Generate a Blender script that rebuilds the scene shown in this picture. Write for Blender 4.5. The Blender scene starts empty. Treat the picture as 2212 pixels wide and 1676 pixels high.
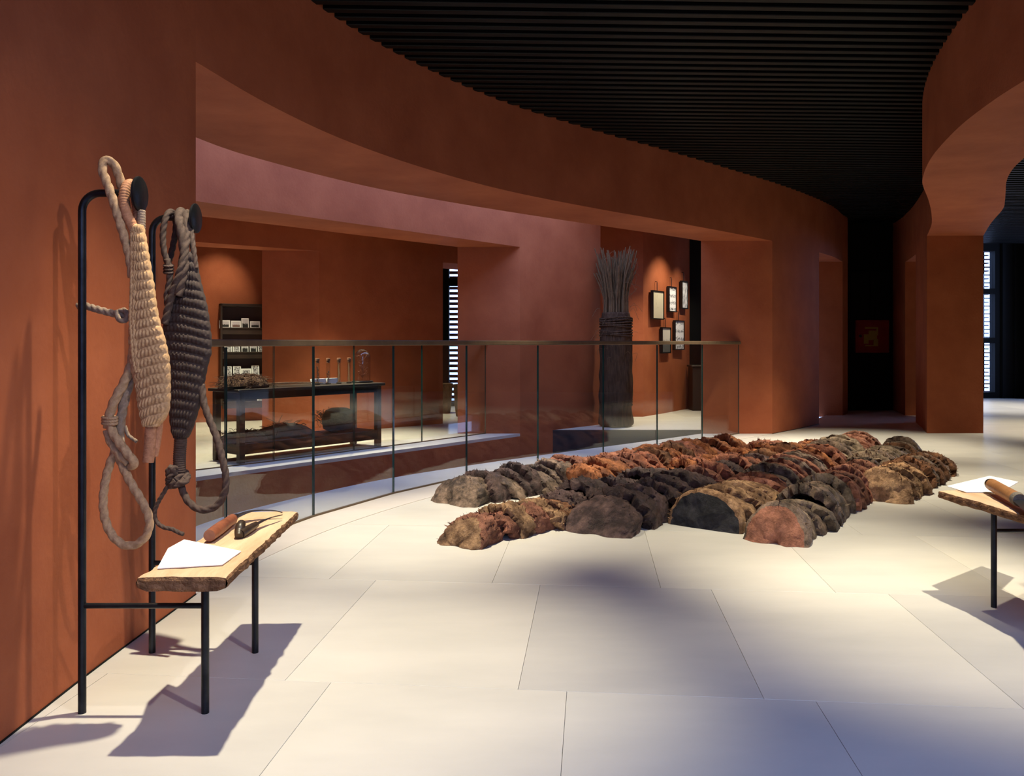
import bpy, bmesh, math, random
from mathutils import Vector, Matrix, noise

random.seed(7)
S = bpy.context.scene
C = S.collection
F, H, HOR = 1820.0, 1.14, 740.0          # focal length in px, eye height, horizon row of the 2212x1676 photograph

# ------------------------------------------------------------------ camera, sky, lights, exposure
cam = bpy.data.cameras.new('camera')
cam.sensor_fit = 'HORIZONTAL'
cam.sensor_width = 36.0
cam.lens = F / 2212.0 * 36.0
cam.shift_y = -(838.0 - HOR) / 2212.0
cam.clip_start = 0.02
co = bpy.data.objects.new('camera', cam)
C.objects.link(co)
co.location = (0, 0, H)
co.rotation_euler = (math.pi / 2, 0, 0)
S.camera = co

w = bpy.data.worlds.new('sky')
S.world = w
w.use_nodes = True
bg = w.node_tree.nodes['Background']
bg.inputs[0].default_value = (0.37, 0.53, 1.0, 1)
bg.inputs[1].default_value = 4.4

S.view_settings.view_transform = 'Standard'
S.view_settings.look = 'None'
S.view_settings.exposure = 0.24
S.view_settings.gamma = 1.0
S.view_settings.use_curve_mapping = False
S.cycles.use_denoising = True
S.cycles.max_bounces = 10
S.cycles.diffuse_bounces = 6
S.cycles.glossy_bounces = 4
S.cycles.transparent_max_bounces = 16
S.cycles.sample_clamp_indirect = 6.0
S.cycles.caustics_reflective = False
S.cycles.caustics_refractive = False

WARM = (1.0, 0.89, 0.64)


def spot(loc, target, power, deg, blend=0.6, color=WARM, radius=0.03):
    l = bpy.data.lights.new('ceiling_spot', 'SPOT')
    l.energy = power
    l.color = color
    l.spot_size = math.radians(deg)
    l.spot_blend = blend
    l.shadow_soft_size = radius
    o = bpy.data.objects.new('ceiling_spot', l)
    C.objects.link(o)
    o.location = loc
    o.rotation_euler = (Vector(target) - Vector(loc)).to_track_quat('-Z', 'Y').to_euler()
    return o


SPOTS = [
    # main room: bench pools, husk rows, far end
    ((-0.80, 2.82, 3.08), (-0.68, 2.95, 0), 470, 56, 0.9),
    ((2.15, 3.40, 3.08), (2.05, 3.5, 0), 420, 54, 0.9),
    ((-0.55, 5.05, 3.08), (-0.52, 5.25, 0), 640, 54, 0.9),
    ((1.50, 5.10, 3.08), (1.70, 4.75, 0), 400, 52, 0.9),
    ((0.80, 6.80, 3.08), (0.65, 7.0, 0), 560, 60, 0.9),
    ((2.70, 6.60, 3.08), (2.9, 6.9, 0), 440, 60, 0.9),
    ((2.60, 8.90, 3.08), (2.6, 9.1, 0), 600, 64, 0.9),
    ((4.10, 9.30, 3.08), (4.1, 9.5, 0), 440, 62, 0.9),
    ((1.10, 0.90, 3.08), (-1.20, 2.75, 0.85), 150, 40, 0.95, (1.0, 0.90, 0.76)),
    # right-hand hall
    ((5.40, 6.50, 3.08), (5.5, 6.9, 0), 420, 80, 0.9),
    ((7.20, 10.5, 3.08), (7.2, 11.0, 0), 420, 80, 0.9),
    ((8.60, 14.6, 3.08), (8.6, 14.9, 0), 420, 80, 0.9),
    # room beyond the light well
    ((-3.05, 8.45, 3.00), (-2.5, 8.6, 0.0), 580, 74, 0.9),
    ((-1.75, 9.75, 3.00), (-1.75, 9.75, 0.0), 560, 66, 0.9),
    ((-3.75, 11.4, 2.95), (-4.25, 12.15, 1.75), 60, 50, 0.9),
    ((-3.60, 11.0, 2.95), (-3.6, 11.3, 0.0), 480, 72, 0.9),
    ((-1.30, 13.4, 2.95), (-1.2, 13.6, 0.0), 240, 70, 0.9),
    # landing with the framed sheets
    ((3.05, 13.0, 2.95), (2.45, 13.45, 1.5), 110, 74, 0.9),
    ((3.45, 13.6, 2.95), (2.85, 14.1, 1.5), 70, 60, 0.9),
    ((2.20, 12.1, 3.00), (2.1, 12.2, 0), 340, 76, 0.9),
]
for s in SPOTS:
    spot(*s)


# ------------------------------------------------------------------ helpers
def P(u, v, d):
    """photograph pixel + depth (metres along the view axis) -> point of the place"""
    return Vector(((u - 1106.0) / F * d, d, H - (v - HOR) / F * d))


def onz(u, v, z):
    return P(u, v, (H - z) * F / (v - HOR))


def catmull(pts, n=8, closed=False):
    pts = [Vector(p) for p in pts]
    out = []
    m = len(pts)
    for i in range(m - 1):
        p0, p1, p2, p3 = pts[max(i - 1, 0)], pts[i], pts[i + 1], pts[min(i + 2, m - 1)]
        for k in range(n):
            t = k / n
            out.append(0.5 * ((2 * p1) + (p2 - p0) * t + (2 * p0 - 5 * p1 + 4 * p2 - p3) * t * t + (3 * p1 - p0 - 3 * p2 + p3) * t ** 3))
    out.append(pts[-1])
    return out


def resample(pts, n):
    L = [0.0]
    for a, b in zip(pts, pts[1:]):
        L.append(L[-1] + (b - a).length)
    out = []
    j = 0
    for i in range(n):
        s = L[-1] * i / (n - 1)
        while j < len(L) - 2 and L[j + 1] < s:
            j += 1
        t = (s - L[j]) / max(L[j + 1] - L[j], 1e-9)
        out.append(pts[j].lerp(pts[j + 1], t))
    return out


class MB:
    def __init__(self):
        self.v, self.f, self.m = [], [], []

    def add(self, verts, faces, mi=0):
        o = len(self.v)
        self.v += [tuple(x) for x in verts]
        self.f += [[o + i for i in f] for f in faces]
        self.m += [mi] * len(faces)

    def box(self, x0, x1, y0, y1, z0, z1, mi=0, M=None):
        vs = [Vector((x, y, z)) for z in (z0, z1) for x, y in ((x0, y0), (x1, y0), (x1, y1), (x0, y1))]
        if M is not None:
            vs = [M @ p for p in vs]
        self.add(vs, [(3, 2, 1, 0), (4, 5, 6, 7), (0, 1, 5, 4), (1, 2, 6, 5), (2, 3, 7, 6), (3, 0, 4, 7)], mi)

    def rbox(self, x0, x1, y0, y1, z0, z1, b=0.004, mi=0, M=None):
        """box with chamfered long edges (octagonal footprint and chamfered top)"""
        def ring(i, z):
            return [(x0 + i + b, y0 + i, z), (x1 - i - b, y0 + i, z), (x1 - i, y0 + i + b, z), (x1 - i, y1 - i - b, z),
                    (x1 - i - b, y1 - i, z), (x0 + i + b, y1 - i, z), (x0 + i, y1 - i - b, z), (x0 + i, y0 + i + b, z)]
        self.loft([ring(b, z0), ring(0, z0 + b), ring(0, z1 - b), ring(b, z1)], mi=mi, M=M)

    def loft(self, rings, mi=0, M=None, caps=True, closed=True):
        n = len(rings[0])
        vs = [Vector(p) for r in rings for p in r]
        if M is not None:
            vs = [M @ p for p in vs]
        fs = []
        for i in range(len(rings) - 1):
            for j in range(n if closed else n - 1):
                k = (j + 1) % n
                fs.append((i * n + j, i * n + k, (i + 1) * n + k, (i + 1) * n + j))
        if caps:
            fs.append(tuple(range(n - 1, -1, -1)))
            fs.append(tuple(range((len(rings) - 1) * n, len(rings) * n)))
        self.add(vs, fs, mi)

    def prism(self, poly, z0, z1, mi=0):
        self.loft([[(p[0], p[1], z0) for p in poly], [(p[0], p[1], z1) for p in poly]], mi)

    def tube(self, path, r, n=10, mi=0, caps=True, shape=None):
        """round tube along a path; r is a number or function of t; shape(theta, s) scales the radius"""
        path = [Vector(p) for p in path]
        m = len(path)
        L = [0.0]
        for a, b in zip(path, path[1:]):
            L.append(L[-1] + (b - a).length)
        tan = []
        for i in range(m):
            t = path[min(i + 1, m - 1)] - path[max(i - 1, 0)]
            tan.append(t.normalized() if t.length > 1e-9 else Vector((0, 0, 1)))
        nrm = tan[0].orthogonal().normalized()
        rings = []
        for i in range(m):
            nrm = (nrm - tan[i] * nrm.dot(tan[i]))
            nrm = nrm.normalized() if nrm.length > 1e-6 else tan[i].orthogonal().normalized()
            bn = tan[i].cross(nrm)
            rr = r(L[i] / max(L[-1], 1e-9)) if callable(r) else r
            ring = []
            for k in range(n):
                a = 2 * math.pi * k / n
                q = rr * (shape(a, L[i]) if shape else 1.0)
                ring.append(path[i] + (nrm * math.cos(a) + bn * math.sin(a)) * q)
            rings.append(ring)
        self.loft(rings, mi, caps=caps)

    def rope(self, pts, r, pitch=None, step=None, mi=0, n=18, strands=3, amp=0.34, sub=10):
        pitch = pitch or r * 8.0
        path = catmull(pts, sub)
        L = sum((b - a).length for a, b in zip(path, path[1:]))
        path = resample(path, max(8, int(L / (step or r * 0.34))))
        self.tube(path, r, n, mi, shape=lambda a, s: 1.06 - amp + amp * abs(math.cos(0.5 * strands * (a - 2 * math.pi * s / pitch))) ** 0.7)

    def wrapped(self, pts, r, pitch=0.008, mi=0, n=12, amp=0.10, sub=10):
        path = catmull(pts, sub)
        L = sum((b - a).length for a, b in zip(path, path[1:]))
        path = resample(path, max(8, int(L / (pitch * 0.25))))
        self.tube(path, r, n, mi, shape=lambda a, s: 1.0 + amp * (abs(math.sin(math.pi * s / pitch)) ** 0.7 - 0.6))

    def lathe(self, prof, c=(0, 0, 0), n=24, mi=0, caps=True, wob=None):
        rings = []
        for i, (r, z) in enumerate(prof):
            rings.append([(c[0] + math.cos(2 * math.pi * k / n) * r * (wob(k / n, z) if wob else 1),
                           c[1] + math.sin(2 * math.pi * k / n) * r * (wob(k / n, z) if wob else 1), c[2] + z) for k in range(n)])
        self.loft(rings, mi, caps=caps)

    def build(self, name, mats, parent=None, smooth=False, angle=None):
        me = bpy.data.meshes.new(name)
        me.from_pydata(self.v, [], self.f)
        mats = mats if isinstance(mats, (list, tuple)) else [mats]
        for x in mats:
            me.materials.append(x)
        me.polygons.foreach_set('material_index', self.m)
        me.update()
        bm = bmesh.new()
        bm.from_mesh(me)
        bmesh.ops.recalc_face_normals(bm, faces=bm.faces)
        bm.to_mesh(me)
        bm.free()
        if smooth:
            me.polygons.foreach_set('use_smooth', [True] * len(me.polygons))
            if angle:
                me.set_sharp_from_angle(angle=math.radians(angle))
        o = bpy.data.objects.new(name, me)
        C.objects.link(o)
        if parent is not None:
            o.parent = parent
            o.matrix_parent_inverse = Matrix.Translation(-parent.location) if parent.rotation_euler[2] == 0 else parent.matrix_basis.inverted()
        return o


def empty(name, loc=(0, 0, 0)):
    o = bpy.data.objects.new(name, None)
    o.empty_display_size = 0.1
    C.objects.link(o)
    o.location = loc
    return o


def tag(o, label=None, cat=None, group=None, kind=None):
    if label:
        o['label'] = label
    if cat:
        o['category'] = cat
    if group:
        o['group'] = group
    if kind:
        o['kind'] = kind
    return o


def srgb(r, g, b):
    f = lambda c: (c / 255 / 12.92) if c / 255 <= 0.04045 else ((c / 255 + 0.055) / 1.055) ** 2.4
    return (f(r), f(g), f(b), 1)


# ------------------------------------------------------------------ materials
def nodes(name):
    m = bpy.data.materials.new(name)
    m.use_nodes = True
    nt = m.node_tree
    b = nt.nodes['Principled BSDF']
    return m, nt, b


def N(nt, t, **kw):
    n = nt.nodes.new(t)
    for k, v in kw.items():
        if k.startswith('i_'):
            n.inputs[k[2:].replace('_', ' ')].default_value = v
        else:
            setattr(n, k, v)
    return n


def mottled(name, c1, c2, scale=2.0, rough=0.8, bump=0.0, bscale=60.0, stretch=(1, 1, 1), detail=6.0, metallic=0.0, spec=0.5, lo=0.3, hi=0.7, obj=False, rnd=0.0):
    """two-tone noise-mottled surface in place coordinates, optional fine relief"""
    m, nt, b = nodes(name)
    if obj:
        src = N(nt, 'ShaderNodeTexCoord').outputs['Object']
    else:
        src = N(nt, 'ShaderNodeNewGeometry').outputs['Position']
    mp = N(nt, 'ShaderNodeMapping')
    mp.inputs['Scale'].default_value = stretch
    nt.links.new(src, mp.inputs['Vector'])
    nz = N(nt, 'ShaderNodeTexNoise', i_Scale=scale, i_Detail=detail, i_Roughness=0.6)
    nt.links.new(mp.outputs[0], nz.inputs['Vector'])
    cr = N(nt, 'ShaderNodeValToRGB')
    cr.color_ramp.elements[0].position = lo
    cr.color_ramp.elements[0].color = c1
    cr.color_ramp.elements[1].position = hi
    cr.color_ramp.elements[1].color = c2
    nt.links.new(nz.outputs['Fac'], cr.inputs['Fac'])
    out = cr.outputs['Color']
    if rnd:
        oi = N(nt, 'ShaderNodeObjectInfo')
        mr = N(nt, 'ShaderNodeMapRange')
        mr.inputs['To Min'].default_value = 1 - rnd
        mr.inputs['To Max'].default_value = 1 + rnd
        nt.links.new(oi.outputs['Random'], mr.inputs['Value'])
        hs = N(nt, 'ShaderNodeHueSaturation')
        nt.links.new(mr.outputs[0], hs.inputs['Value'])
        nt.links.new(out, hs.inputs['Color'])
        out = hs.outputs['Color']
    nt.links.new(out, b.inputs['Base Color'])
    b.inputs['Roughness'].default_value = rough
    b.inputs['Metallic'].default_value = metallic
    b.inputs['Specular IOR Level'].default_value = spec
    if bump:
        n2 = N(nt, 'ShaderNodeTexNoise', i_Scale=bscale, i_Detail=4.0)
        nt.links.new(mp.outputs[0], n2.inputs['Vector'])
        bp = N(nt, 'ShaderNodeBump', i_Strength=bump, i_Distance=0.01)
        nt.links.new(n2.outputs['Fac'], bp.inputs['Height'])
        nt.links.new(bp.outputs[0], b.inputs['Normal'])
    return m


def plain(name, c, rough=0.6, metallic=0.0, spec=0.5):
    m, nt, b = nodes(name)
    b.inputs['Base Color'].default_value = c
    b.inputs['Roughness'].default_value = rough
    b.inputs['Metallic'].default_value = metallic
    b.inputs['Specular IOR Level'].default_value = spec
    return m


def glass_mat(name, tint, boost=1.0):
    m, nt, b = nodes(name)
    nt.nodes.remove(b)
    out = nt.nodes['Material Output']
    fr = N(nt, 'ShaderNodeFresnel')
    geo = N(nt, 'ShaderNodeNewGeometry')            # same reflectance from either side of a thin pane
    ior = N(nt, 'ShaderNodeMapRange')
    ior.inputs['To Min'].default_value = 1.5
    ior.inputs['To Max'].default_value = 1 / 1.5
    nt.links.new(geo.outputs['Backfacing'], ior.inputs['Value'])
    nt.links.new(ior.outputs[0], fr.inputs['IOR'])
    mul = N(nt, 'ShaderNodeMath', operation='MULTIPLY')
    mul.inputs[1].default_value = boost
    mul.use_clamp = True
    tr = N(nt, 'ShaderNodeBsdfTransparent')
    tr.inputs[0].default_value = tint
    gl = N(nt, 'ShaderNodeBsdfGlossy', i_Roughness=0.0)
    mx = N(nt, 'ShaderNodeMixShader')
    nt.links.new(fr.outputs[0], mul.inputs[0])
    nt.links.new(mul.outputs[0], mx.inputs[0])
    nt.links.new(tr.outputs[0], mx.inputs[1])
    nt.links.new(gl.outputs[0], mx.inputs[2])
    nt.links.new(mx.outputs[0], out.inputs['Surface'])
    return m


def weave_mat(name, c1, c2, rough=0.85):
    return mottled(name, c1, c2, scale=90.0, rough=rough, bump=0.25, bscale=420.0, lo=0.25, hi=0.75)


MAT = {
    'plaster': mottled('terracotta_plaster', srgb(146, 75, 44), srgb(171, 96, 61), scale=2.2, rough=0.75, bump=0.18, bscale=40, spec=0.3, lo=0.28, hi=0.74),
    'black_slat': plain('black_ceiling_slat', srgb(8, 8, 9), 0.5, spec=0.15),
    'black': plain('black_paint', srgb(9, 9, 10), 0.7, spec=0.2),
    'slab': mottled('pale_stone_slab', srgb(202, 195, 183), srgb(216, 210, 198), scale=1.6, rough=0.42, bump=0.03, bscale=30, spec=0.4, stretch=(0.7, 1.6, 1)),
    'grout': plain('grout', srgb(196, 190, 180), 0.9),
    'strip': mottled('pale_threshold_stone', srgb(196, 188, 182), srgb(210, 203, 197), scale=2.0, rough=0.5, spec=0.35),
    'steel': mottled('blackened_steel', srgb(34, 36, 40), srgb(54, 57, 63), scale=14, rough=0.38, metallic=0.85, bump=0.05, bscale=80),
    'rail': mottled('bronze_handrail', srgb(92, 76, 60), srgb(108, 90, 72), scale=8, rough=0.65, spec=0.2),
    'glass': glass_mat('clear_balustrade_glass', (0.95, 0.97, 0.96, 1), 0.85),
    'glass_edge': plain('green_glass_edge', srgb(22, 62, 58), 0.15, spec=0.7),
    'window_glass': glass_mat('window_glass', (0.95, 0.97, 0.98, 1), 1.0),
    'navy': plain('dark_blue_fascia', srgb(26, 30, 40), 0.4),
    'wood_dark': mottled('dark_stained_wood', srgb(36, 25, 18), srgb(54, 39, 28), scale=6, rough=0.5, stretch=(1, 1, 0.3), bump=0.06, bscale=40),
    'card': plain('white_card', srgb(244, 244, 242), 0.7, spec=0.2),
    'brick': mottled('screen_brick', srgb(120, 82, 84), srgb(146, 100, 100), scale=6, rough=0.9, rnd=0.12),
    'red': mottled('fire_cabinet_red', srgb(110, 16, 16), srgb(134, 24, 22), scale=4, rough=0.45),
    'white': plain('white_plastic', srgb(225, 225, 222), 0.5),
}

# ------------------------------------------------------------------ the setting: walls
ZT = 3.55


def V2(l):
    return [Vector((a, b, 0)) for a, b in l]


def wall_section(mb, front, back, z0, z1, n):
    f = resample(catmull(front, 12), n)
    b = resample(catmull(back, 12), n)
    rings = []
    for p, q in zip(f, b):
        rings.append([(p.x, p.y, z0), (q.x, q.y, z0), (q.x, q.y, z1), (p.x, p.y, z1)])
    mb.loft(rings)


def struct(o):
    o['kind'] = 'structure'
    return o


# curve of the wall on the left, front face (towards the main room) and back face
A_FRONT = V2([(-1.16, -4.2), (-1.36, -1.0), (-1.45, 1.4), (-1.455, 2.4), (-1.455, 2.95), (-1.43, 3.81)])
A_BACK = V2([(-1.95, -4.2), (-2.12, -1.0), (-2.2, 1.4), (-2.2, 2.4), (-2.18, 3.0), (-2.12, 3.9)])
B_FRONT = V2([(-1.43, 3.81), (-1.30, 4.48), (-1.055, 5.27), (-0.64, 6.13), (-0.06, 7.02), (0.72, 7.90), (1.62, 8.80), (2.45, 9.66), (3.25, 10.52)])
B_BACK = V2([(-2.12, 3.9), (-1.95, 5.24), (-1.66, 6.0), (-1.14, 6.90), (-0.50, 7.68), (0.35, 8.56), (1.14, 9.32), (1.80, 9.95), (2.36, 10.52)])
C_FRONT = V2([(3.25, 10.52), (3.78, 11.14), (4.30, 11.8)])
C_BACK = V2([(2.36, 10.52), (2.95, 11.2), (3.6, 12.0)])
D_FRONT = V2([(4.30, 11.8), (4.76, 12.46), (5.18, 13.2)])
D_BACK = V2([(3.6, 12.0), (4.0, 12.6), (4.45, 13.2)])
E_FRONT = V2([(5.18, 13.2), (5.42, 13.6), (5.6, 14.2)])
E_BACK = V2([(4.45, 13.2), (4.7, 13.8), (4.85, 14.2)])
mb = MB()
wall_section(mb, A_FRONT, A_BACK, -0.02, ZT, 60)
wall_section(mb, B_FRONT, B_BACK, 2.41, ZT, 90)
wall_section(mb, B_FRONT, B_BACK, -1.4, -0.03, 40)
wall_section(mb, C_FRONT, C_BACK, -0.02, ZT, 24)
wall_section(mb, D_FRONT, D_BACK, 2.405, ZT, 24)
wall_section(mb, E_FRONT, E_BACK, -0.02, ZT, 12)
struct(mb.build('wall_left', MAT['plaster']))

_fx = [p for l in (A_FRONT, B_FRONT, C_FRONT, D_FRONT, E_FRONT) for p in catmull(l, 8)]


def left_x(y):
    for a, b in zip(_fx, _fx[1:]):
        if a.y <= y <= b.y and b.y > a.y:
            return a.x + (b.x - a.x) * (y - a.y) / (b.y - a.y)
    return _fx[0].x if y < _fx[0].y else _fx[-1].x


# strip coloured black for the shade of the gap along the left wall's foot
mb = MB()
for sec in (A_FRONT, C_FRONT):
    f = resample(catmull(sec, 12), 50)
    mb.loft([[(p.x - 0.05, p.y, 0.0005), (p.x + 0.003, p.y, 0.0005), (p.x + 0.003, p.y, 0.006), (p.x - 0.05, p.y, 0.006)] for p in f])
struct(mb.build('shadow_gap_strip_left', MAT['black']))

# wall on the right: waving lintel carried by the square pier
RF = V2([(2.60, 3.95), (2.63, 4.33), (2.68, 4.72), (2.79, 5.26), (2.99, 5.95), (3.18, 6.47), (3.40, 6.98), (3.56, 7.29), (3.93, 7.95), (4.35, 8.74), (4.78, 9.6), (5.22, 10.6)])
RB = V2([(3.42, 3.95), (3.46, 4.6), (3.52, 5.2), (3.61, 5.75), (3.74, 6.16), (3.89, 6.55), (4.11, 7.0), (4.40, 7.51), (4.68, 8.0), (4.95, 8.5), (5.40, 9.5), (5.93, 10.6)])
mb = MB()
wall_section(mb, V2([(3.5, -4.2), (2.95, 0), (2.66, 2.4), (2.60, 3.95)]), V2([(4.3, -4.2), (3.75, 0), (3.46, 2.4), (3.42, 3.95)]), -0.02, ZT, 50)
wall_section(mb, RF, RB, 2.485, ZT, 120)
wall_section(mb, V2([(5.22, 10.6), (5.52, 11.36), (5.78, 12.06)]), V2([(5.93, 10.6), (6.3, 11.36), (6.6, 12.06)]), -0.02, ZT, 16)
wall_section(mb, V2([(5.78, 12.06), (5.97, 12.6), (6.16, 13.2)]), V2([(6.6, 12.06), (6.8, 12.6), (6.95, 13.2)]), 2.405, ZT, 10)
wall_section(mb, V2([(6.16, 13.2), (6.28, 13.6), (6.42, 14.2)]), V2([(6.95, 13.2), (7.05, 13.6), (7.15, 14.2)]), -0.02, ZT, 8)
struct(mb.build('wall_right', MAT['plaster']))

# black end of the passage
mb = MB()
mb.box(4.8, 7.2, 14.2, 14.4, -0.02, ZT)
struct(mb.build('wall_back', MAT['black']))
mb = MB()
mb.rbox(5.66, 6.36, 14.16, 14.205, 0.0, 2.35, 0.006)
d1 = struct(mb.build('door_1', MAT['black']))
mb = MB()
mb.rbox(5.68, 6.0, 14.145, 14.165, 0.02, 2.33, 0.004)
mb.build('panel', MAT['black'], d1)
mb = MB()
mb.rbox(6.02, 6.34, 14.145, 14.165, 0.02, 2.33, 0.004)
mb.build('panel', MAT['black'], d1)

# wall across the light well, its opening and fascia
G_FRONT = V2([(-4.9, 4.6), (-3.6, 6.0), (-2.64, 7.15), (-1.91, 8.06), (-1.25, 8.86), (-0.55, 9.72), (0.1, 10.53)])
G_BACK = V2([(-5.4, 5.2), (-4.1, 6.6), (-3.15, 7.75), (-2.45, 8.5), (-1.85, 9.2), (-1.25, 9.88), (-0.68, 10.53)])
mb = MB()
wall_section(mb, G_FRONT, G_BACK, 2.335, ZT, 70)
wall_section(mb, G_FRONT, G_BACK, -1.4, -0.03, 50)
wall_section(mb, V2([(0.1, 10.53), (0.66, 11.12), (1.23, 11.72)]), V2([(-0.68, 10.53), (-0.05, 11.3), (0.55, 12.05)]), -1.4, ZT, 24)
struct(mb.build('wall_middle', MAT['plaster']))

# third wall with its opening, further left and deeper
I_FRONT = V2([(-6.2, 7.2), (-4.8, 8.5), (-3.57, 9.6), (-2.41, 10.53)])
I_BACK = V2([(-6.8, 7.8), (-5.4, 8.9), (-4.2, 9.75), (-3.1, 10.45)])
mb = MB()
wall_section(mb, I_FRONT, I_BACK, 2.285, ZT, 40)
wall_section(mb, V2([(-2.41, 10.53), (-1.7, 11.2), (-0.975, 11.88)]), V2([(-3.1, 10.45), (-2.3, 11.4), (-1.65, 12.25)]), -0.02, ZT, 24)
wall_section(mb, V2([(-0.975, 11.88), (-0.3, 12.5), (0.3, 13.05)]), V2([(-1.65, 12.25), (-0.9, 13.0), (-0.2, 13.7)]), 2.27, ZT, 16)
struct(mb.build('wall_inner', MAT['plaster']))

# wall with the rack of photos
mb = MB()
wall_section(mb, V2([(-7.0, 10.8), (-4.31, 12.13), (-3.70, 12.43), (-1.95, 13.3)]), V2([(-7.2, 11.3), (-4.5, 12.6), (-3.9, 12.9), (-2.1, 13.8)]), -0.02, ZT, 30)
struct(mb.build('wall_far', MAT['plaster']))

# wall with the framed sheets, and the shallow pier before it
mb = MB()
wall_section(mb, V2([(0.6, 12.98), (1.3, 12.97), (2.02, 12.97)]), V2([(0.6, 15.0), (1.3, 15.0), (2.0, 15.0)]), -0.02, ZT, 6)
wall_section(mb, V2([(2.02, 12.97), (2.55, 13.76), (3.08, 14.62)]), V2([(2.0, 15.0), (2.4, 15.2), (2.8, 15.4)]), -0.02, ZT, 14)
struct(mb.build('wall_gallery', MAT['plaster']))
mb = MB()
mb.box(2.95, 4.9, 14.66, 14.85, -0.02, ZT)
struct(mb.build('wall_gallery_end', MAT['black']))

# outer shell
mb = MB()
mb.box(-7.4, -7.2, 3.0, 16.4, -0.02, ZT)
mb.box(-7.4, -2.0, 3.0, 3.2, -1.4, ZT)
struct(mb.build('wall_outer_left', MAT['plaster']))
mb = MB()
mb.box(11.8, 12.0, -4.4, 13.0, -0.02, ZT)
mb.box(11.8, 12.0, 13.0, 16.4, 2.9, ZT)
mb.box(11.8, 12.0, 13.0, 16.4, -0.02, 1.2)
mb.box(11.8, 12.0, 16.4, 17.6, -0.02, ZT)
struct(mb.build('wall_outer_right', MAT['black']))
mb = MB()
mb.box(-7.4, -1.14, 15.2, 15.4, -0.02, ZT)
mb.box(-1.14, -0.40, 15.2, 15.4, 2.75, ZT)
mb.box(-0.40, 4.9, 15.2, 15.4, -0.02, ZT)
mb.box(-1.16, -0.40, 15.18, 15.42, 2.17, 2.30)
mb.box(-1.16, -0.40, 15.18, 15.42, 0.0, 0.05)
struct(mb.build('window_1', MAT['black']))
wn = bpy.data.objects['window_1']
mb = MB()
mb.box(-1.14, -0.40, 15.30, 15.306, 0.05, 2.74)
mb.build('pane', MAT['window_glass'], wn)
# dark window wall at the end of the right-hand hall
mb = MB()
mb.box(7.0, 9.3, 17.3, 17.5, -0.02, ZT)
mb.box(9.3, 9.92, 17.3, 17.5, 3.02, ZT)
mb.box(9.3, 9.92, 17.3, 17.5, -0.02, 0.12)
mb.box(9.3, 9.92, 17.3, 17.5, 2.14, 2.25)
mb.box(9.3, 9.92, 17.3, 17.5, 1.13, 1.24)
mb.box(9.92, 12.0, 17.3, 17.5, -0.02, ZT)
mb.box(10.05, 10.10, 17.25, 17.3, 0.0, ZT)
mb.box(10.30, 10.36, 17.25, 17.3, 0.0, ZT)
wn2 = struct(mb.build('window_2', MAT['black']))
mb = MB()
mb.box(9.3, 9.92, 17.40, 17.406, 0.12, 3.02)
mb.build('pane', MAT['window_glass'], wn2)
mb = MB()
mb.box(10.45, 11.8, 16.9, 17.1, -0.02, ZT)
struct(mb.build('wall_hall_end', MAT['plaster']))
# rear wall behind the photographer, with a wide daylight opening
mb = MB()
mb.box(-2.2, -1.0, -4.6, -4.2, -0.02, ZT)
mb.box(-1.0, 3.3, -4.6, -4.2, 3.1, ZT)
mb.box(-1.0, 3.3, -4.6, -4.2, -0.02, 1.5)
mb.box(3.3, 12.0, -4.6, -4.2, -0.02, ZT)
struct(mb.build('wall_rear', MAT['plaster']))

# ------------------------------------------------------------------ floors
mb = MB()
ys = [-4.4 + 0.35 * i for i in range(int((17.6 + 4.4) / 0.35) + 1)]
for a, b in zip(ys, ys[1:]):
    xa, xb = left_x(a) - 0.30, left_x(b) - 0.30
    mb.add([(xa, a, -0.012), (12, a, -0.012), (12, b, -0.012), (xb, b, -0.012), (xa, a, -0.2), (12, a, -0.2), (12, b, -0.2), (xb, b, -0.2)],
           [(0, 1, 2, 3), (7, 6, 5, 4), (0, 3, 7, 4), (1, 5, 6, 2)])
floor = struct(mb.build('floor', MAT['grout']))

# stone tiles 0.79 x 1.20 m laid in offset rows, each one a piece of the floor
ang = math.radians(5.4)
TU = Vector((math.cos(ang), -math.sin(ang), 0))
TV = Vector((math.sin(ang), math.cos(ang), 0))
T0 = Vector((0.02, 2.77, 0))
TW, TL, GAP = 0.79, 1.205, 0.0006
row_off = {-1: 0.16, 0: 0.0, 1: 0.56, 2: 0.26, 3: 0.66, 4: 0.1, 5: 0.45, 6: 0.2, 7: 0.6, 8: 0.05}
tile_tones = []
for k, (c1, c2) in enumerate([((188, 186, 184), (204, 201, 196)), ((198, 196, 192), (212, 209, 203)), ((194, 191, 187), (208, 205, 199)), ((202, 199, 193), (216, 212, 205))]):
    tile_tones.append(mottled('stone_tile_%d' % k, srgb(*c1), srgb(*c2), scale=1.7, rough=0.40, bump=0.02, bscale=30, spec=0.4, stretch=(0.7, 1.8, 1), detail=9))


def clip(poly, p, n):
    out = []
    for a, b in zip(poly, poly[1:] + poly[:1]):
        da, db = (a - p).dot(n), (b - p).dot(n)
        if da >= 0:
            out.append(a)
        if da * db < 0:
            out.append(a.lerp(b, da / (da - db)))
    return out


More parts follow.
